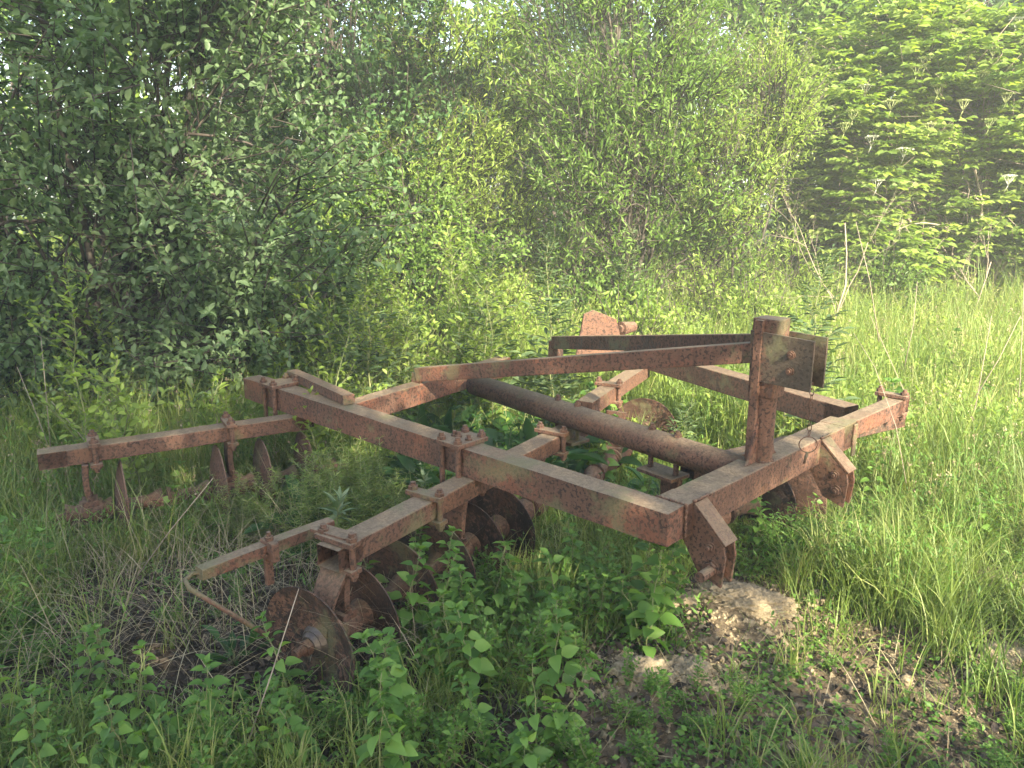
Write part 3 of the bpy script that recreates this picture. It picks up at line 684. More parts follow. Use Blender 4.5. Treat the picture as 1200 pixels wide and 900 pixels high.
# the trees farther back
FAR = [('pale sunlit tree top above the left bush', 270, 12.5, 'leaf_light', [(230, 30, 0, (1.3, 1, 1.6)), (310, 40, 0, (.9, 1, 1.3)), (280, 190, 0, (1.4, 1, 1.5))]),
       ('back tree at the far left behind the large bush', 30, 12.5, 'leaf_mid', [(0, 40, 0, (2, 1.2, 2)), (110, 80, 0, (1.7, 1.2, 1.8)), (-120, 60, 0, (1.8, 1.2, 2.2)), (60, 220, 0, (1.8, 1, 1.1))]),
       ('back tree between the pale tree top and the bit of open sky', 450, 14.5, 'leaf_mid', [(385, 60, 0, (1.7, 1.2, 1.6)), (470, 150, 0, (1.8, 1.2, 1.4)), (360, 160, 0, (1.6, 1.2, 1.6))]),
       ('bright green back tree just right of the bit of open sky', 640, 14.5, 'leaf_mid', [(640, 40, 0, (1.1, 1.2, 1.2)), (700, 10, 0, (1.5, 1.2, 1.7)), (600, 130, 0, (1.6, 1.2, .9)), (740, 130, 0, (1.8, 1.2, 1.3))]),
       ('tall back tree above the middle willow and the hazel', 850, 15.5, 'leaf_mid', [(820, -10, 0, (1.9, 1.3, 2)), (900, 50, 0, (1.9, 1.3, 2)), (800, 140, 0, (2, 1.3, 1.4)), (960, 150, 0, (2, 1.3, 1.4))]),
       ('back tree behind the top right corner', 1120, 16, 'leaf_dark', [(1060, 0, 0, (2, 1.3, 2.2)), (1180, 20, 0, (2, 1.3, 2.2)), (1300, 60, 0, (2, 1.3, 2.4)), (1120, 150, 0, (2.4, 1.3, 1.4))])]
for lb, px, Y, mt, sp_ in FAR:
    tree('forest_tree', lb, 'tree', px, Y, sp_, low=(1.7, 1.8, 1.3), twigs=1150, per=7, size=.16, T=L_OVAL, mat=mt, stems=1, twl=.6, rad=.09, group='trees closing the view')
# low growth along the edge of the clearing
EDGE = [('leafy shrub in the meadow behind the left end of the near strut', 500, 6.3, 'leaf_mid', .36), ('pale young shrub in the middle of the meadow', 600, 7.0, 'leaf_light', .36), ('bright young shrub in the meadow above the far strut', 745, 6.6, 'leaf_light', .33), ('young shrub in the meadow above the mast', 880, 7.3, 'leaf_light', .36), ('young shrub right of the dark tree at meadow level', 465, 7.2, 'leaf_mid', .5),
        ('small sunlit shrub in the grass left of the middle willow', 640, 9.8, 'leaf_light', .5), ('small shrub under the middle willow shrub', 700, 7.6, 'leaf_mid', .42), ('small sunlit shrub below the bright willow', 810, 7.4, 'leaf_light', .4),
        ('small green shrub under the left part of the elder', 1010, 8.6, 'leaf_mid', .45), ('small pale shrub in front of the dark tree', 560, 7.9, 'leaf_light', .38), ('small dark shrub between dark tree and left bush', 385, 7.4, 'leaf_dark', .5)]
for lb, px, Y, mt, r in EDGE:
    b_ = at(px, Y); crown('low_shrub', lb, 'shrub', b_, [(0, 0, r * 1.0, r * 1.2, r, r * 1.1), (r * .8, .1, r * .7, r * .8, r * .7, r * .7)], twigs=330, per=8, size=.06, T=L_OVAL, mat=mt, stems=1, twl=.28, rad=.012, up=.8)

# trees behind the viewer: they throw the shade over the harrow and the left bush
def shade(label, base, lobes, tw, rot=0): crown('shade_tree', label, 'tree', base, lobes, twigs=tw, per=8, size=.17, T=L_COARSE, mat='leaf_mid', stems=2, twl=.55, rad=.09, hollow=.2, group='trees behind the viewer')
shade('tree behind the viewer whose crown shades the harrow', (2.0, -4.2), [(.5, 0, 3.5, 2.0, 1.1, 1.7), (.2, 0, 6.2, 2.0, 1.2, 2.0), (-1.6, 0, 4.6, 1.6, 1.1, 2.2), (1.3, .2, 4.4, 1.5, 1.0, 1.3)], 2000)
shade('tree behind the viewer whose crown shades the left bush', (-1.0, -4.6), [(0, 0, 8.2, 2.4, 1.2, 2.6), (2.2, 0, 10.2, 2.1, 1.2, 2.2), (.4, 0, 4.6, 2.2, 1.2, 2.6), (4.0, .2, 11.6, 1.5, 1.1, 1.7)], 2300)

# flower heads of the elder and the far umbels
hd_ = [(1015, 100, 8.75, 1), (1060, 174, 8.5, 1), (1165, 55, 8.6, 0), (920, 76, 10.2, 1), (890, 70, 10.2, 1), (857, 64, 10.4, 1), (1022, 160, 8.5, 1), (1028, 211, 8.5, 1), (1183, 206, 8.4, 1), (1192, 22, 8.7, 1), (1075, 78, 8.6, 0), (1085, 68, 8.6, 0), (1120, 35, 8.6, 0), (1135, 62, 8.5, 0), (1000, 130, 8.5, 0), (990, 145, 8.5, 0), (1045, 118, 8.5, 0), (1090, 145, 8.4, 0), (1130, 118, 8.4, 0), (1160, 140, 8.4, 0), (1100, 100, 8.5, 0), (1180, 110, 8.5, 0), (1150, 85, 8.5, 0)]
for px, py, Y, wt in hd_:
    q = P(px, py, Y=Y) - elder.location; A = Acc(); k = 150; r = .075 * np.sqrt(rng.random(k)) * rng.uniform(.8, 1.2); a = rng.random(k) * 6.28
    pos = np.stack([q.x + r * np.cos(a), q.y + r * np.sin(a), q.z + .015 * rng.random(k) - r * r * 2], 1)
    A.leaves(L_COARSE, pos, unit(rng.normal(0, 1, (k, 3)) * [1, 1, .15]), .022)
    for j in range(8):
        an = j * .785; A.tube([(q.x, q.y, q.z - .1), (q.x + .05 * math.cos(an), q.y + .05 * math.sin(an), q.z - .01)], .002, 3)
    A.tube([(q.x, q.y + .05, q.z - .17), (q.x, q.y, q.z - .1)], .004, 4)
    link('flower_head', A.mesh('flower_head'), G_['petal' if wt else 'umbel_green'], elder)
# ---------------------------------------------------------------- clods of dry clay
from mathutils import noise as NZ
def clod(label, px, py, r, rz, seed, sub=6):
    q = P(px, py, 0); bm = bmesh.new(); bmesh.ops.create_icosphere(bm, subdivisions=sub, radius=1)
    for k in bm.verts:
        d = k.co.copy(); s = V(seed, seed * 2.1, 0)
        f = 1 + .22 * NZ.noise(d * 1.3 + s) + .16 * NZ.noise(d * 3.1 + s) - .16 * abs(NZ.noise(d * 6 + s)) - .14 * abs(NZ.noise(d * 11 + s)) + .10 * NZ.noise(d * 19 + s) + .05 * NZ.noise(d * 38 + s)
        k.co = V(d.x * f * r[0], d.y * f * r[1], d.z * f * r[2])
    me = bpy.data.meshes.new('clay_clod'); bm.to_mesh(me); bm.free()
    for p in me.polygons: p.use_smooth = True
    o = link('clay_clod', me, M['clod']); o.location = (q.x, q.y, float(gh(q.x, q.y)) + r[2] * .25); o.rotation_euler = (0, 0, rz)
    return tag(o, label, 'clod', 'lumps of dry clay in front of the harrow')
clod('long pitted clod of dry tan clay below the hitch lug, the largest', 868, 722, (.23, .12, .09), -.35, 1.3)
clod('tan clay clod at the left lower edge of the bare patch', 748, 812, (.12, .08, .07), .2, 7.7, 5)
clod('small tan clod with a hollow right of the lower left clod', 812, 806, (.09, .07, .06), .5, 3.1, 5)
clod('low tan clod just left of the largest clod', 806, 722, (.07, .07, .04), .1, 9.4, 5)
clod('pale clay clod at the right edge of the photo behind grass', 1185, 690, (.20, .10, .06), -.4, 5.2, 5)
clod('low clay clod at the right edge nearer to the viewer', 1178, 782, (.13, .10, .06), .3, 6.6, 5)
clod('little round clod in the grass lower right', 1063, 802, (.03, .025, .022), .3, 2.6, 4)
clod('little clod beside the long clod on its right', 955, 706, (.04, .03, .03), .3, 4.6, 4)
CL = [(868, 722, .2), (748, 812, .1), (812, 806, .08), (1185, 690, .16), (1178, 782, .12)]
CLW = [(P(a, b_, 0).x, P(a, b_, 0).y, r) for a, b_, r in CL]

# ---------------------------------------------------------------- grass, straw, litter: what nobody could count
def fr(x, y):                               # coordinates along the front beam and along the side beam
    dx, dy = x - A1.x, y - A1.y; return dx * fd.x + dy * fd.y, dx * v.x + dy * v.y
def sm(x, a, b_): t = np.clip((x - a) / (b_ - a), 0, 1); return t * t * (3 - 2 * t)
def wob(x, y, s=1.0, o=0): return np.sin(x * 2.1 * s + 1.3 + o) * np.cos(y * 1.7 * s + .4 + o) * .5 + np.sin(x * 4.7 * s - y * 3.9 * s + o) * .35
def hmap(x, y):
    a, b_ = fr(x, y)
    h = .14 + .08 * wob(x, y)
    h = h + sm(y, 4.2, 6.0) * (.34 + .1 * wob(x, y, .7)) + sm(y, 6, 8) * .14                     # meadow behind
    right = sm(b_, .1, -.25) * sm(a, .25, 1.0); h = np.maximum(h, right * (.27 + .12 * wob(x, y, 1.6)) + .07)
    h = np.where(a > 2.1, np.maximum(h, .36 + .14 * wob(x, y)), h)
    left = sm(-x, 1.05, 1.8); h = np.maximum(h, left * (.33 + .1 * wob(x, y, 1.4)))
    beyond = (x < -.8) & (y > 4.1); h = np.where(beyond, np.maximum(h, .42), h)
    inside = (a > 0) & (a < 2.2) & (b_ > .05) & (b_ < 2.6); h = np.where(inside, np.minimum(h, .24 + .08 * wob(x, y, 2)), h)
    return np.clip(h, .06, .95)
def dens(x, y):
    a, b_ = fr(x, y); d = np.ones_like(x)
    near = sm(3.3, 0, 1) * sm(-y, -3.3, -2.6)
    d = np.where((a < .9) & (b_ < .2) & (y < 3.4), .03 + .12 * (wob(x, y, 1.5) > .3), d)              # bare clay and litter in front
    d = np.where((x < -.35) & (x > -2.0) & (y < 3.3) & (y > 2.2), .07, d)
    d = np.where((x < -.5) & (x > -1.9) & (y > 3.3) & (y < 3.7), .45, d)
    d = np.where((x > .75) & (y < 2.75), .45 + .5 * (wob(x, y, 1.3) > 0), d)
    d = np.where((a > -.35) & (a < .75) & (b_ < .15) & (y < 3.0) & (y > 2.05), .1, d)
    for cx, cy, r in CLW: d = np.where((x - cx) ** 2 + (y - cy) ** 2 < (r * 1.3) ** 2, .03, d)
    return d
def scatter(n, y0, y1, p=1.0, spread=1.1):
    y = y0 + (y1 - y0) * rng.random(n) ** p; x = (rng.random(n) * 2 - 1) * (.665 * y * spread + .5); return x, y
def tufts(n, y0, y1, per, rad, p=1.0):
    """blades grouped in tufts"""
    cx, cy = scatter(n, y0, y1, p); k = rng.random(n) < dens(cx, cy); cx, cy = cx[k], cy[k]
    x = np.repeat(cx, per) + rng.normal(0, rad, len(cx) * per); y = np.repeat(cy, per) + rng.normal(0, rad, len(cx) * per)
    th = np.repeat(rng.uniform(.65, 1.35, len(cx)), per); rv = np.repeat(rng.random(len(cx)), per)
    return x, y, th, rv
def grass(name, label, n, y0, y1, per, rad, wd, mat, p=1.0, bend=(.3, 1.2), hs=1.0, seg=4, lean=.22, hmin=0):
    A = Acc(); x, y, th, rv = tufts(n, y0, y1, per, rad, p); m_ = len(x)
    L = hmap(x, y) * th * rng.uniform(.55, 1.25, m_) * hs
    k = L > hmin; x, y, th, rv, L = x[k], y[k], th[k], rv[k], L[k]; m_ = len(x)
    pos = np.stack([x, y, gh(x, y) - .01], 1)
    A.blades(pos, L * 1.12, wd * rng.uniform(.6, 1.4, m_), rng.random(m_) * 6.283, np.abs(rng.normal(0, lean, m_)), rng.uniform(*bend, m_), seg, np.clip(rv * .6 + rng.random(m_) * .45, 0, 1))
    o = link(name, A.mesh(name), G_[mat]); tag(o, label, name.replace('_', ' '), kind='stuff'); return o
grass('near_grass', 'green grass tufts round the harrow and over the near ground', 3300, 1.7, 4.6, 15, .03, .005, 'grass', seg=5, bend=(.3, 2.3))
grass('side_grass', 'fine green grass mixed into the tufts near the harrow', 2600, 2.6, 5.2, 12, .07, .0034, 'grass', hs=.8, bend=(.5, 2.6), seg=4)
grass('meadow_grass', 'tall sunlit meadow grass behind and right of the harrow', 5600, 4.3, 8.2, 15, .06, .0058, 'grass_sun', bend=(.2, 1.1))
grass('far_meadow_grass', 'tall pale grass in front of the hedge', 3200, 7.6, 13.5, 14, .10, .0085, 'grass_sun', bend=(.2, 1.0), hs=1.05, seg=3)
# dry straw lying and standing among the green
A = Acc(); x, y = scatter(5200, 1.8, 9); k = rng.random(len(x)) < np.where(y < 3.4, .9, .45); x, y = x[k], y[k]; m_ = len(x)
A.blades(np.stack([x, y, gh(x, y) + .01], 1), rng.uniform(.08, .32, m_) * (1 + .8 * (y > 4.5)), rng.uniform(.0015, .0035, m_), rng.random(m_) * 6.28, np.where(y > 4.5, np.abs(rng.normal(0, .4, m_)), rng.uniform(.7, 1.5, m_)), rng.uniform(-.2, .7, m_), 3)
x = rng.uniform(-2.3, -.3, 1500); y = rng.uniform(2.35, 3.7, 1500)
A.blades(np.stack([x, y, gh(x, y) + rng.uniform(.0, .16, 1500)], 1), rng.uniform(.15, .5, 1500), rng.uniform(.0015, .003, 1500), rng.random(1500) * 6.28, rng.uniform(.5, 1.4, 1500), rng.uniform(.1, 1.0, 1500), 4)
x, y = scatter(3500, 4.4, 8.5); A.blades(np.stack([x, y, gh(x, y)], 1), hmap(x, y) * rng.uniform(.8, 1.3, 3500), rng.uniform(.002, .0045, 3500), rng.random(3500) * 6.28, np.abs(rng.normal(0, .3, 3500)), rng.uniform(0, .8, 3500), 4)
tag(link('dry_straw', A.mesh('dry_straw'), G_['straw']), 'pale dry straw lying between the weeds', 'dry straw', kind='stuff')
# old leaves on the soil, thickest in the dark hollow lower left and under the frame
A = Acc(); x, y = scatter(36000, 1.8, 5.2); a, b_ = fr(x, y)
wt = .25 + .75 * np.exp(-(((x + 1.05) / .7) ** 2 + ((y - 2.8) / .5) ** 2) ** 2) + .35 * ((b_ > 0) & (a < 2)) + .2 * ((x > 0) & (y < 3))
for cx, cy, r in CLW: wt = np.where((x - cx) ** 2 + (y - cy) ** 2 < r * r, 0, wt)
k = rng.random(len(x)) < wt; x, y = x[k], y[k]; m_ = len(x)
A.leaves(leaf_t(.5, .4, .3, ((0, .1), (.3, .9), (.65, .8))), np.stack([x, y, gh(x, y) + soil_bumps(x, y) + rng.uniform(.0, .02, m_)], 1), unit(rng.normal(0, 1, (m_, 3)) * [1, 1, .35]), rng.uniform(.015, .05, m_), roll=rng.normal(0, .9, m_))
tag(link('leaf_litter', A.mesh('leaf_litter'), G_['litter']), 'dark brown dead leaves covering the soil', 'leaf litter', kind='stuff')
# crumbs of soil
A = Acc(); x, y = scatter(16000, 1.8, 3.7); k = (x > -.05) | (rng.random(len(x)) < .25); x, y = x[k], y[k]; m_ = len(x)
cr = (np.array([(1, 0, 0), (0, 1, 0), (-1, .2, 0), (.1, -1, 0), (.1, .1, .9), (0, 0, -.8)], float), [np.array(f) for f in ((0, 1, 4), (1, 2, 4), (2, 3, 4), (3, 0, 4), (1, 0, 5), (2, 1, 5), (3, 2, 5), (0, 3, 5))])
A.leaves(cr, np.stack([x, y, gh(x, y) + soil_bumps(x, y)], 1), unit(rng.normal(0, 1, (m_, 3)) * [1, 1, .3]), rng.gamma(1.5, .0035, m_))
for cx, cy, r in CLW:
    k_ = 900; rr = r * (1 + .9 * rng.random(k_) ** 1.3) * rng.uniform(.5, 1, k_); an = rng.random(k_) * 6.28; x, y = cx + rr * 1.6 * np.cos(an), cy + rr * np.sin(an)
    A.leaves(cr, np.stack([x, y, gh(x, y) + soil_bumps(x, y) + .004], 1), unit(rng.normal(0, 1, (k_, 3)) * [1, 1, .4]), rng.gamma(1.3, .0038, k_))
tag(link('soil_crumbs', A.mesh('soil_crumbs', False), M['clod']), 'crumbs of dry soil scattered over the bare ground', 'soil crumbs', kind='stuff')
# broad leaves and herbs mixed through the meadow
def herbs(name, label, n, y0, y1, size, mat, T=L_OVAL):
    A = Acc(); x, y = scatter(n, y0, y1); k = rng.random(n) < dens(x, y) * (wob(x, y, 1.9, 2) > -.35); x, y = x[k], y[k]; m_ = len(x); h = hmap(x, y)
    for j in range(7):
        t = .35 + .7 * rng.random(m_); A.leaves(T, np.stack([x + rng.normal(0, .03, m_), y + rng.normal(0, .03, m_), gh(x, y) + h * t], 1), unit(rng.normal(0, 1, (m_, 3)) + [0, 0, .5]), size * rng.uniform(.5, 1.3, m_))
    for i in range(0, m_, 3): A.tube([(x[i], y[i], gh(x[i], y[i])), (x[i], y[i], gh(x[i], y[i]) + h[i])], [.002, .001], 3)
    tag(link(name, A.mesh(name), G_[mat]), label, name.replace('_', ' '), kind='stuff')
herbs('meadow_herbs', 'small leafy herbs growing all through the tall meadow grass', 5200, 4.4, 10, .055, 'leaf_light')
herbs('pale_meadow_herbs', 'narrow leaved pale herbs in the meadow', 4200, 4.4, 9, .05, 'grass_sun', L_LANCE)
herbs('side_herbs', 'small herbs in the grass close round the harrow', 3600, 2.6, 5, .032, 'weed', L_LANCE)
A = Acc(); x, y = scatter(1300, 3.6, 9); k = rng.random(1300) < dens(x, y) * (hmap(x, y) > .25); x, y = x[k], y[k]; m_ = len(x); h = hmap(x, y) * rng.uniform(1.0, 1.5, m_)
ct = A.blades(np.stack([x, y, gh(x, y)], 1), h, np.full(m_, .003), rng.random(m_) * 6.28, np.abs(rng.normal(0, .12, m_)), rng.uniform(0, .5, m_), 5)
for j in range(16):
    i = rng.integers(3, 6, m_); q = ct[np.arange(m_), i] * .6 + ct[np.arange(m_), i - 1] * .4; A.leaves(L_COARSE, q + rng.normal(0, .008, (m_, 3)), unit(rng.normal(0, .5, (m_, 3)) + [0, 0, 1]), rng.uniform(.008, .018, m_))
tag(link('seed_heads', A.mesh('seed_heads'), G_['straw']), 'flowering grass stalks with pale seed heads', 'seed heads', kind='stuff')
# tiny seedlings as ground cover
A = Acc(); x, y = scatter(9000, 1.75, 4.2); k = rng.random(len(x)) < .3 + .7 * (wob(x, y, 2.2) > .1); x, y = x[k], y[k]
for cx, cy, r in CLW: k = (x - cx) ** 2 + (y - cy) ** 2 > r * r; x, y = x[k], y[k]
k = ~((((x + 1.05) / .65) ** 2 + ((y - 2.8) / .42) ** 2) < 1); x, y = x[k], y[k]; m_ = len(x); hh = rng.uniform(.015, .07, m_)
for j in range(5):
    A.leaves(L_DIAM, np.stack([x + rng.normal(0, .012, m_), y + rng.normal(0, .012, m_), gh(x, y) + hh * rng.uniform(.4, 1, m_)], 1), unit(rng.normal(0, 1, (m_, 3)) * [1, 1, .3] + [0, 0, .25]), rng.uniform(.012, .03, m_))
tag(link('seedlings', A.mesh('seedlings'), G_['weed']), 'tiny green seedlings carpeting the soil', 'seedlings', kind='stuff')

# ---------------------------------------------------------------- weeds: a few of each kind, then copies
def stem_path(h, lean, az, bend=.2, n=7, wig=.006):
    t = np.linspace(0, 1, n); a = lean + bend * t; r = np.cumsum(np.sin(a)) * h / n; z = np.cumsum(np.cos(a)) * h / n
    r = np.concatenate([[0], r[:-1]]); z = np.concatenate([[0], z[:-1]])
    p = np.stack([r * np.cos(az), r * np.sin(az), z], 1); p[1:, :2] += rng.normal(0, wig, (n - 1, 2)); return p
def along(p, t):
    i = np.clip(t * (len(p) - 1), 0, len(p) - 1.001); k = i.astype(int); f = (i - k)[:, None]; return p[k] * (1 - f) + p[k + 1] * f
def weed_mesh(kind, h):
    A, B = Acc(), Acc()
    def shoot(p, nodes, L, T, r0, opp=2, droop=.25, petiole=.35, t0=.12, spread=1.0, top=True):
        A.tube(p, np.linspace(r0, r0 * .35, len(p)), 5)
        t = np.linspace(t0, .98, nodes); q = along(p, t); size = L * (1 - .55 * t ** 1.5) * (.6 + .4 * np.minimum(1, t * 4))
        for j in range(opp):
            az = np.arange(nodes) * 1.57 + j * 2 * math.pi / opp + rng.normal(0, .25, nodes)
            el = .35 - droop + .55 * t + rng.normal(0, .15, nodes)
            d = np.stack([np.cos(az) * np.cos(el), np.sin(az) * np.cos(el), np.sin(el)], 1)
            e = q + d * (size * petiole)[:, None] + [0, 0, .004]
            for a_, b2 in zip(q, e): A.tube([a_, b2], [r0 * .3, r0 * .25], 3)
            d2 = unit(d + [0, 0, -droop * .8]); B.leaves(T, e, d2, size * rng.uniform(.8, 1.2, nodes), roll=rng.normal(0, .25, nodes))
        if top:
            k = 5; az = rng.random(k) * 6.28; d = unit(np.stack([np.cos(az), np.sin(az), rng.uniform(.6, 1.4, k)], 1)); B.leaves(T, np.repeat(p[-1:], k, 0), d, L * .4 * rng.uniform(.6, 1.2, k))
    if kind == 'nettle':
        shoot(stem_path(h, rng.uniform(0, .2), rng.random() * 6.28), int(h / .042) + 3, .072, L_BROAD, .0032, droop=.35)
    elif kind == 'goosefoot':
        p = stem_path(h, rng.uniform(0, .25), rng.random() * 6.28); shoot(p, int(h / .02) + 3, .038, L_DIAM, .0024, opp=2, droop=.1)
        for k in range(5):
            s = along(p, np.array([.1 + .14 * k]))[0]; sp = stem_path(h * rng.uniform(.35, .6), rng.uniform(.5, .9), rng.random() * 6.28, -.3) + s; shoot(sp, 7, .032, L_DIAM, .0016, droop=.1)
    elif kind == 'bigleaf':
        k = 11; az = np.arange(k) * 2.4 + rng.normal(0, .2, k); el = rng.uniform(.25, 1.1, k); d = np.stack([np.cos(az) * np.cos(el), np.sin(az) * np.cos(el), np.sin(el)], 1)
        e = d * (h * rng.uniform(.25, .75, k))[:, None]
        for q in e: A.tube([(0, 0, 0), q * .5 + [0, 0, .01], q], [.004, .003, .002], 4)
        B.leaves(L_BIG, e, unit(d + [0, 0, -.1]), h * rng.uniform(.4, .7, k), roll=rng.normal(0, .3, k))
        shoot(stem_path(h * 1.1, .1, 0), 6, .08, L_BIG, .004, droop=.2)
    elif kind == 'mugwort':
        p = stem_path(h, rng.uniform(0, .12), rng.random() * 6.28, .12, 10, .01); A.tube(p, np.linspace(.006, .0015, len(p)), 6)
        nd = int(h / .021); t = np.linspace(.1, 1, nd); q = along(p, t); az = np.arange(nd) * 2.4
        for i in range(nd):
            L = .19 * (1 - .75 * t[i] ** 1.4) + .02; el = rng.uniform(.1, .7) + .35 * t[i]; d = np.array([math.cos(az[i]) * math.cos(el), math.sin(az[i]) * math.cos(el), math.sin(el)])
            A.tube([q[i], q[i] + d * L], [.0014, .0008], 3); sd2 = np.cross(d, [0, 0, 1.]); sd2 /= np.linalg.norm(sd2) + 1e-6
            f = np.array([.3, .3, .55, .55, .78, .78, 1]); sg = np.array([1, -1, 1, -1, 1, -1, 0]); n7 = len(f)
            B.leaves(L_LANCE, q[i] + d * L * f[:, None], unit(d * .8 + sd2 * sg[:, None] * .8 + [0, 0, -.15]), L * .5 * rng.uniform(.8, 1.2, n7), rnd=np.full(n7, rng.random()))
        k = 14; B.leaves(L_LANCE, along(p, rng.uniform(.88, 1, k)), unit(rng.normal(0, .5, (k, 3)) + [0, 0, 1]), .03)
    elif kind == 'sapling':
        p = stem_path(h, rng.uniform(0, .12), rng.random() * 6.28, .1, 10, .012); shoot(p, int(h / .045), .07, L_OVAL, .005, opp=1, droop=.0)
        for k in range(int(h * 15)):
            t = .12 + .8 * rng.random(); s0 = along(p, np.array([t]))[0]; sp = stem_path(h * (.42 - .25 * t) + .06, rng.uniform(.5, 1.1), rng.random() * 6.28, -.2, 6) + s0; shoot(sp, 8, .062, L_OVAL, .002, opp=1, droop=.0)
    elif kind == 'sprig':
        k = 16; az = np.arange(k) * 2.4; el = np.linspace(.1, 1.3, k); d = np.stack([np.cos(az) * np.cos(el), np.sin(az) * np.cos(el), np.sin(el)], 1); p = stem_path(h, .1, 0)
        A.tube(p, .003, 5); B.leaves(L_LANCE, along(p, np.linspace(.5, 1, k)), d, .085 * rng.uniform(.8, 1.1, k))
    elif kind == 'cleavers':
        for s in range(48):
            p = stem_path(h * rng.uniform(.6, 1.15), rng.uniform(.0, .45), rng.random() * 6.28, rng.uniform(-.3, .9), 9, .012); p[:, :2] += rng.normal(0, .07, 2); A.tube(p, .0009, 3)
            nd = int(h / .022); q = along(p, np.linspace(.08, 1, nd))
            for j in range(6):
                a_ = j * 1.047 + rng.normal(0, .15, nd); B.leaves(L_NARROW, q, np.stack([np.cos(a_), np.sin(a_), rng.uniform(0, .7, nd)], 1), rng.uniform(.016, .03, nd), rnd=rng.random(nd))
    elif kind == 'vetch':                              # feathery low herb
        for s in range(9):
            p = stem_path(h * rng.uniform(.6, 1.1), rng.uniform(.1, .6), rng.random() * 6.28, .3, 7, .006); A.tube(p, .0012, 3); nd = 12; q = along(p, np.linspace(.2, 1, nd))
            for j in range(4):
                a_ = j * 1.57 + np.arange(nd) * .8; d = np.stack([np.cos(a_), np.sin(a_), rng.uniform(.1, .6, nd)], 1); B.leaves(L_LANCE, q + d * .008, d, rng.uniform(.018, .034, nd))
    return A.mesh('stem'), B.mesh('leaves')
KIND = dict(sapling=('sapling', 'leaf_light', [.7, 1.05, 1.4]), nettle=('nettle', 'weed', [.24, .32, .4, .46]), goosefoot=('goosefoot', 'weed', [.14, .2, .26, .22]), bigleaf=('broad_leaved_weed', 'weed_dark', [.26, .34]),
            mugwort=('mugwort', 'mug', [.7, 1.0, 1.25]), sprig=('pale_sprig', 'weed_grey', [.16]), cleavers=('cleavers', 'grass', [.3, .42]), vetch=('feathery_herb', 'weed', [.16, .24, .32]))
PROTO = {}
for k, (nm, mt, hs) in KIND.items():
    PROTO[k] = []
    for h in hs:
        a_, b2 = weed_mesh(k, h); a_.materials.append(M['stem']); b2.materials.append(G_[mt]); PROTO[k].append((a_, b2, h))
def weed(kind, x, y, z=None, s=1.0, label='', group=None, vi=None, rz=None, tilt=(0, 0)):
    pr = PROTO[kind][rng.integers(0, len(PROTO[kind])) if vi is None else vi]; nm = KIND[kind][0]
    r = empty(nm, (x, y, float(gh(x, y)) + float(soil_bumps(x, y)) - .005 if z is None else z), 0); r.rotation_euler = (tilt[0], tilt[1], rng.random() * 6.28 if rz is None else rz); r.scale = (s, s, s)
    tag(r, label, 'weed', group)
    for me_, pn in ((pr[0], 'stem'), (pr[1], 'leaves')):
        o = bpy.data.objects.new(pn, me_); S.collection.objects.link(o); o.parent = r
    return r
WORD = dict(nettle='nettle', goosefoot='goosefoot plant', vetch='feathery herb', bigleaf='broad leaved weed', sapling='sapling', cleavers='cleavers tangle', mugwort='mugwort')
SZ = dict(nettle=('short', 'middling', 'tall', 'very tall'), goosefoot=('tiny', 'small', 'bushy', 'leafy'), vetch=('low', 'middling', 'tall'), bigleaf=('small', 'large'), sapling=('short', 'middling', 'tall'), cleavers=('low', 'tall'), mugwort=('short', 'middling', 'tall'))
USED = {}
ORD = 'first second third fourth fifth sixth seventh eighth ninth tenth eleventh twelfth thirteenth fourteenth'.split()
ACR = ('at the very left', 'a tenth across', 'a fifth across', 'nearly a third across', 'two fifths across', 'in the middle', 'right of the middle', 'two thirds across', 'four fifths across', 'at the very right')
FT = ('with a straight stem', 'leaning over', 'half hidden', 'with pale top leaves', 'slightly taller than its twin')
def patch(n, px, py, kinds, s, where, group):
    for i in range(n):
        fx, fy = rng.random(), rng.random(); q = P(px[0] + fx * (px[1] - px[0]), py[0] + fy * (py[1] - py[0]), 0); k = kinds[i % len(kinds)]; vi = int(rng.integers(0, len(PROTO[k])))
        lab = f"{SZ[k][vi]} {WORD[k]}, {('back', 'middle', 'front')[min(2, int(fy * 3))]} row {('left', 'centre left', 'centre right', 'right')[min(3, int(fx * 4))]}, {where}"
        sc_ = rng.uniform(*s); tl_ = tuple(rng.normal(0, .14, 2))
        if lab in USED: lab = f"{SZ[k][vi]} {WORD[k]} {ACR[int(fx * 10)]} in the {('back', 'middle', 'front')[min(2, int(fy * 3))]} row, {where}"
        USED[lab] = 1
        weed(k, q.x, q.y, s=sc_, label=lab, group=group, tilt=tl_, vi=vi)
g_ = ('nettle', 'goosefoot', 'goosefoot')
patch(34, (-40, 260), (850, 990), g_, (.65, .95), 'in the bottom left weeds', 'weeds along the bottom left')
patch(16, (250, 400), (835, 950), g_, (.6, .9), 'before the nearest disc', 'weeds in front of the nearest disc')
patch(50, (400, 700), (760, 960), ('goosefoot', 'nettle', 'goosefoot'), (.7, 1.1), 'at the bottom centre', 'weeds at the bottom centre')
patch(22, (430, 620), (715, 780), ('nettle', 'goosefoot'), (.7, 1.0), 'against the near discs', 'weeds against the near discs')
patch(26, (620, 790), (690, 770), ('nettle', 'nettle', 'goosefoot'), (.6, .85), 'under the side beam end', 'weeds under the side beam')
patch(16, (720, 840), (820, 940), ('goosefoot',), (.45, .7), 'below the clay clods', 'weeds below the clods')
patch(16, (840, 1200), (780, 940), ('vetch', 'goosefoot'), (.35, .6), 'in the grass lower right', 'small weeds lower right')
patch(14, (-60, 60), (650, 800), ('vetch', 'nettle', 'vetch'), (.9, 1.3), 'at the left edge', 'weeds at the left edge')
patch(6, (80, 300), (700, 760), ('goosefoot', 'vetch'), (.4, .6), 'in the dark litter hollow', 'weeds in the dark hollow')
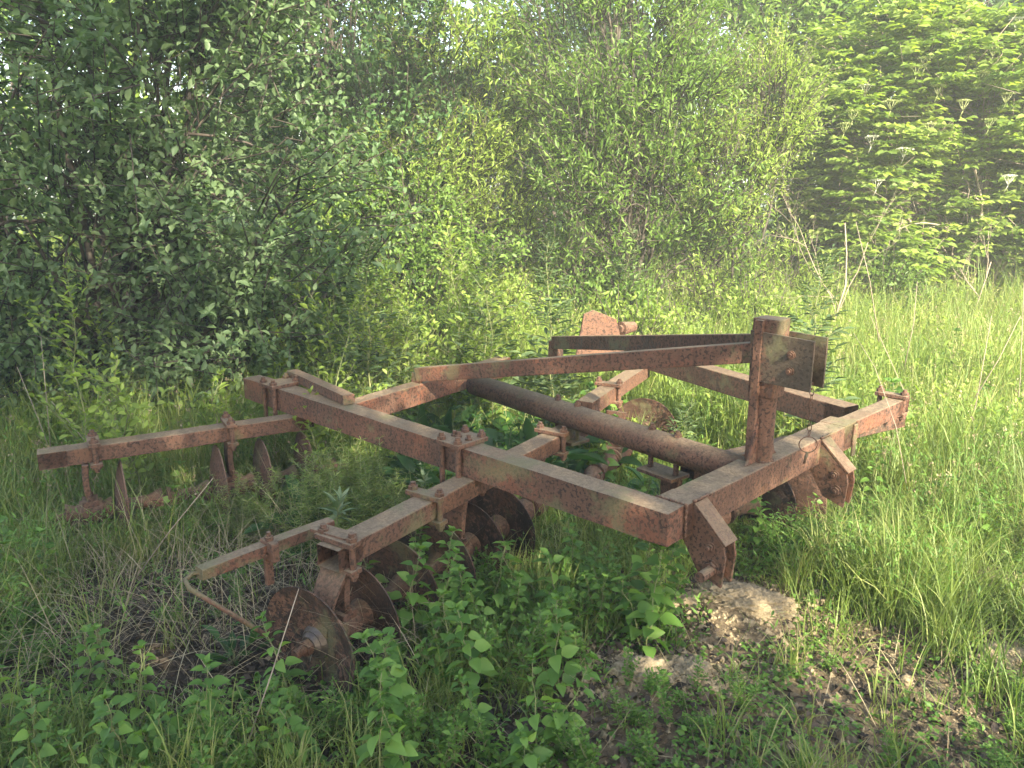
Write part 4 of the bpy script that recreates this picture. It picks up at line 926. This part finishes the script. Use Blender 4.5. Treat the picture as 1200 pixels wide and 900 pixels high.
patch(24, (900, 1200), (600, 690), ('vetch', 'vetch', 'nettle', 'goosefoot'), (.7, 1.1), 'in grass right of the hitch', 'weeds in the grass right of the hitch')
patch(18, (1050, 1230), (440, 560), ('nettle', 'goosefoot', 'vetch'), (1.0, 1.5), 'in the sunlit right meadow', 'weeds in the meadow on the right')
patch(20, (470, 640), (520, 590), ('bigleaf', 'bigleaf', 'nettle'), (1.0, 1.3), 'inside the frame', 'broad leaved weeds inside the frame')
patch(8, (730, 860), (500, 560), ('bigleaf', 'nettle'), (.6, .9), 'beside the centre pipe', 'weeds between pipe and far beam')
patch(14, (330, 470), (560, 660), ('vetch', 'bigleaf', 'goosefoot'), (.8, 1.1), 'between the two gangs', 'weeds between the two gangs')
patch(22, (-60, 330), (478, 540), ('nettle', 'goosefoot', 'vetch'), (1.1, 1.7), 'at the left bush foot', 'weeds at the foot of the left bush')
patch(26, (330, 700), (400, 460), ('nettle', 'vetch', 'goosefoot'), (1.2, 1.9), 'just behind the harrow', 'weeds behind the harrow')
patch(20, (450, 900), (330, 400), ('vetch', 'nettle', 'goosefoot'), (1.6, 2.4), 'in the far meadow', 'weeds in the far meadow')
patch(12, (60, 330), (590, 640), ('vetch', 'vetch', 'nettle'), (.75, 1.15), 'among the rear discs', 'weeds among the rear discs')
patch(20, (400, 640), (690, 760), ('nettle', 'goosefoot', 'nettle'), (.9, 1.1), 'climbing by the near gang', 'weeds climbing by the near gang')
patch(14, (640, 860), (600, 650), ('nettle', 'vetch', 'bigleaf'), (.7, 1.0), 'under the front of the frame', 'weeds under the front of the frame')
patch(12, (520, 760), (540, 600), ('nettle', 'bigleaf', 'vetch'), (.8, 1.1), 'by the middle gang beam', 'weeds by the middle gang beam')
patch(12, (300, 520), (505, 560), ('nettle', 'sapling', 'vetch'), (.8, 1.0), 'behind the side beam', 'weeds behind the side beam')
SAP = 0
for i in range(26):
    px, Yy = rng.uniform(300, 600), rng.uniform(4.9, 7.0); x_, y_ = at(px, Yy); vi = int(rng.integers(0, 3))
    SAP = SAP + 1; weed('sapling', x_, y_, label=f"{('short', 'middling', 'tall')[vi]} leafy sapling {('with an upright top', 'leaning left', 'leaning right', 'with sparse leaves', 'with thick leaves')[SAP % 5]}, {'near' if Yy < 5.6 else 'middle' if Yy < 6.3 else 'far'} row {('left', 'centre', 'right')[int((px - 300) / 100.01)]}, behind side beam", group='saplings behind the harrow', vi=vi, s=rng.uniform(1.0, 1.3))
for i in range(12):
    px, Yy = 610 + 30 * i + rng.uniform(-10, 10), rng.uniform(5.9, 7.6); x_, y_ = at(px, Yy); vi = int(rng.integers(0, 2))
    weed('sapling', x_, y_, label=f"{('short', 'middling')[vi]} sunlit sapling in the meadow beyond the struts, {ORD[i]} from the left", group='saplings in the meadow', vi=vi, s=rng.uniform(.7, 1.0))
patch(24, (100, 420), (520, 600), ('nettle', 'sapling', 'goosefoot', 'nettle'), (.85, 1.15), 'behind the rear gang beam', 'weeds behind the rear gang beam')
patch(18, (430, 720), (480, 560), ('nettle', 'bigleaf', 'nettle'), (1.15, 1.5), 'rising inside the rear frame', 'weeds rising inside the rear frame')
patch(16, (430, 800), (720, 800), ('nettle', 'goosefoot'), (1.0, 1.3), 'close before the side beam', 'weeds close before the side beam')
# single ones that stand out
def wp(kind, px, py, lab, s=1.0, vi=None, z=0, **k): q = P(px, py, z); return weed(kind, q.x, q.y, s=s, label=lab, vi=vi, **k)
wp('nettle', 503, 770, 'tall nettle shoot standing against the near gang beam clamp', 1.0, 3, tilt=(.05, -.05))
wp('nettle', 572, 752, 'nettle shoot between two discs under the side beam crossing', .95, 3)
wp('nettle', 108, 830, 'nettle with pale top rising above the weeds lower left', .85, 2)
wp('nettle', 135, 815, 'second nettle rising above the weeds lower left, nearer the litter', .8, 3)
wp('bigleaf', 275, 790, 'dark broad leaved weed beside the nearest disc', .6, 0)
q = P(392, 604, .42); weed('sprig', q.x, q.y, label='pale green sprig beside the near gang beam', s=1.1, z=.33)
weed('sprig', P(498, 560, .5).x, P(498, 560, .5).y, label='tiny green sprig behind the near gang beam', s=.5, z=.44)
wp('cleavers', 405, 630, 'tangle of pale cleavers climbing over the side beam', 1.35, 1)
wp('cleavers', 440, 625, 'second cleavers tangle leaning on the side beam', 1.1, 1)
wp('cleavers', 395, 650, 'pale cleavers in front of the side beam, left of the gang clamp', 1.35, 1)
wp('cleavers', 425, 660, 'cleavers strand hanging right over the side beam face', 1.5, 1)
wp('cleavers', 300, 640, 'cleavers heap between the two gangs', 1.1, 1)
wp('cleavers', 160, 650, 'cleavers in front of the left discs of the rear gang', .95, 0)
wp('cleavers', 640, 560, 'small cleavers tangle inside the frame', .7, 0)
for px, py, Yy, s, vi, lab in ((645, 0, 5.4, 1.28, 2, 'tall dark mugwort behind the strut, in the middle'), (567, 0, 5.3, 1.22, 2, 'tall dark mugwort left of the middle one'), (432, 0, 5.0, 1.25, 2, 'tall mugwort behind the side beam'),
        (470, 0, 5.1, 1.1, 1, 'shorter mugwort right of the tall one behind the side beam'), (945, 0, 4.6, 1.2, 2, 'tall mugwort behind the mast'), (915, 0, 5.6, .8, 1, 'mugwort left of the mast top in the meadow'), (728, 0, 7.4, 1.2, 2, 'far mugwort under the middle willow'), (400, 0, 5.9, 1.15, 2, 'mugwort at the right foot of the left bush')):
    x_, y_ = at(px, Yy); weed('mugwort', x_, y_, s=s, label=lab, vi=vi)
q = P(697, 560, .1); weed('nettle', q.x, q.y, label='slim upright weed through the frame beside the centre pipe', vi=3, s=1.25)
q = P(798, 500, .3); weed('mugwort', q.x, q.y, label='slim grey green weed between the pipe and the far side beam', vi=0, s=.75)
q = P(885, 655, 0); weed('nettle', q.x, q.y, label='broad leaved shoot under the front beam between the hitch lugs', vi=2, s=.95)

# ---------------------------------------------------------------- bare shrub, dry stalks
def bare(label, px, Y, top, n, name='dead_shrub', cat='dead shrub', r0=.012, spread=.5):
    x_, y_ = at(px, Y); z_ = float(gh(x_, y_)); A = Acc(); h = top - z_
    def br(p, d, L, r, lev):
        q = [np.array(p)]; dd = np.array(d, float)
        for i in range(5): dd = unit(dd + rng.normal(0, .13, 3) + [0, 0, .05]); q.append(q[-1] + dd * L / 5)
        A.tube(q, np.linspace(r, r * .45, 6), 6 if lev < 2 else 3)
        if lev < 4:
            for k in range(n if lev else 3):
                i = rng.integers(2, 6); br(q[i], unit(dd + rng.normal(0, spread, 3) * [1, .6, .5]), L * rng.uniform(.45, .65), r * .5, lev + 1)
    br((0, 0, 0), (-.02, 0, 1), h * .62, r0, 0)
    o = link(name, A.mesh(name), M['deadwood']); o.location = (x_, y_, z_); tag(o, label, cat); return o
bare('bare dead shrub with thin pale branches standing before the elder', 958, 7.3, 2.35, 3)
bare('small bare grey twigs at the foot of the elder', 1130, 8.2, 1.6, 2, spread=.6)
def stalk(label, pts, r=.0022, seeds=0):
    A = Acc(); b0 = V(*pts[0]); A.tube([V(*p) - b0 for p in pts], np.linspace(r, r * .5, len(pts)), 5)
    o = link('dry_stalk', A.mesh('dry_stalk'), M['deadwood']); o.location = b0; tag(o, label, 'dry stalk', 'dry stalks among the green'); return o
def pz(px, py, Y): q = P(px, py, Y=Y); return (q.x, q.y, q.z)
stalk('pale straight dry stalk leaning in front of the nearest disc', [pz(275, 915, 1.95), pz(318, 790, 2.1), pz(350, 690, 2.2)], .003)
stalk('thin dry stem hanging over the right end of the front beam', [pz(1062, 566, 3.7), pz(1050, 500, 3.75), pz(1025, 430, 3.85), pz(1000, 390, 4)], .0022)
for i, (a_, b2, c_, d_) in enumerate(((1120, 575, 1162, 370), (1140, 470, 1196, 370), (1030, 400, 1003, 260), (1090, 540, 1020, 370), (1185, 560, 1200, 330), (1060, 430, 1075, 330))):
    stalk(['pinkish dry reed leaning right in the meadow, the tallest on the right', 'straight pale dry stem crossing the reed on the right', 'dry stem left of the reeds near the top of the meadow', 'pale dry stem slanting left behind the beam end', 'dry stem at the right edge of the photo', 'short dry stem in the middle of the right meadow'][i],
          [pz(a_, b2, 4.6 + .15 * i), pz((a_ + c_) / 2 + 3, (b2 + d_) / 2, 4.6 + .15 * i), pz(c_, d_, 4.6 + .15 * i)], .0035)
for i, (a_, b2, c_, d_) in enumerate(((62, 560, 48, 395), (70, 560, 20, 430), (130, 560, 60, 470), (150, 690, 250, 560))):
    stalk(['brown upright dry stem left of the large bush trunk', 'dry stem leaning left at the left edge', 'grey dry stem slanting behind the rear gang beam', 'thin dry stem across the rear discs'][i], [pz(a_, b2, 4.2 - .4 * (i == 3) * 3), pz((a_ + c_) / 2, (b2 + d_) / 2 - 4, 4.2 - 1.2 * (i == 3)), pz(c_, d_, 4.2 - 1.2 * (i == 3))], .003)

# every label singles out its own plant
SEEN = {}
for o in S.objects:
    if o.parent is None and 'label' in o: SEEN.setdefault(o['label'], []).append(o)
for lb, os_ in SEEN.items():
    if len(os_) > 1:
        os_.sort(key=lambda o: o.location.x / o.location.y); nm = {2: ('left twin', 'right twin')}.get(len(os_), ('leftmost', 'second', 'third', 'fourth', 'fifth', 'sixth'))
        for w_, o in zip(nm, os_): o['label'] = w_ + ' ' + lb.replace('plant ', '')
for o in S.objects:
    if o.parent is None and 'label' in o and len(o['label'].replace(',', '').split()) > 16: o['label'] = ' '.join(o['label'].replace(' in the ', ' in ').replace('of the ', '').split())

# ---------------------------------------------------------------- thin haze added to stand in for the milky veiling glare of the lens
bm = bmesh.new(); bmesh.ops.create_cube(bm, size=1)
for q in bm.verts: q.co = V(q.co.x * 400, q.co.y * 420 + 95, q.co.z * 18 + 7)
me = bpy.data.meshes.new('haze'); bm.to_mesh(me); bm.free()
m = bpy.data.materials.new('haze'); m.use_nodes = True; n = m.node_tree
n.nodes.remove(n.nodes['Principled BSDF']); pv = n.nodes.new('ShaderNodeVolumePrincipled')
pv.inputs['Color'].default_value = (.92, .96, .84, 1); pv.inputs['Density'].default_value = .0075; pv.inputs['Anisotropy'].default_value = .0
n.links.new(pv.outputs[0], n.nodes['Material Output'].inputs['Volume'])
tag(link('haze', me, m), 'thin pale haze added to imitate the veiling glare of the lens', 'haze', kind='stuff')
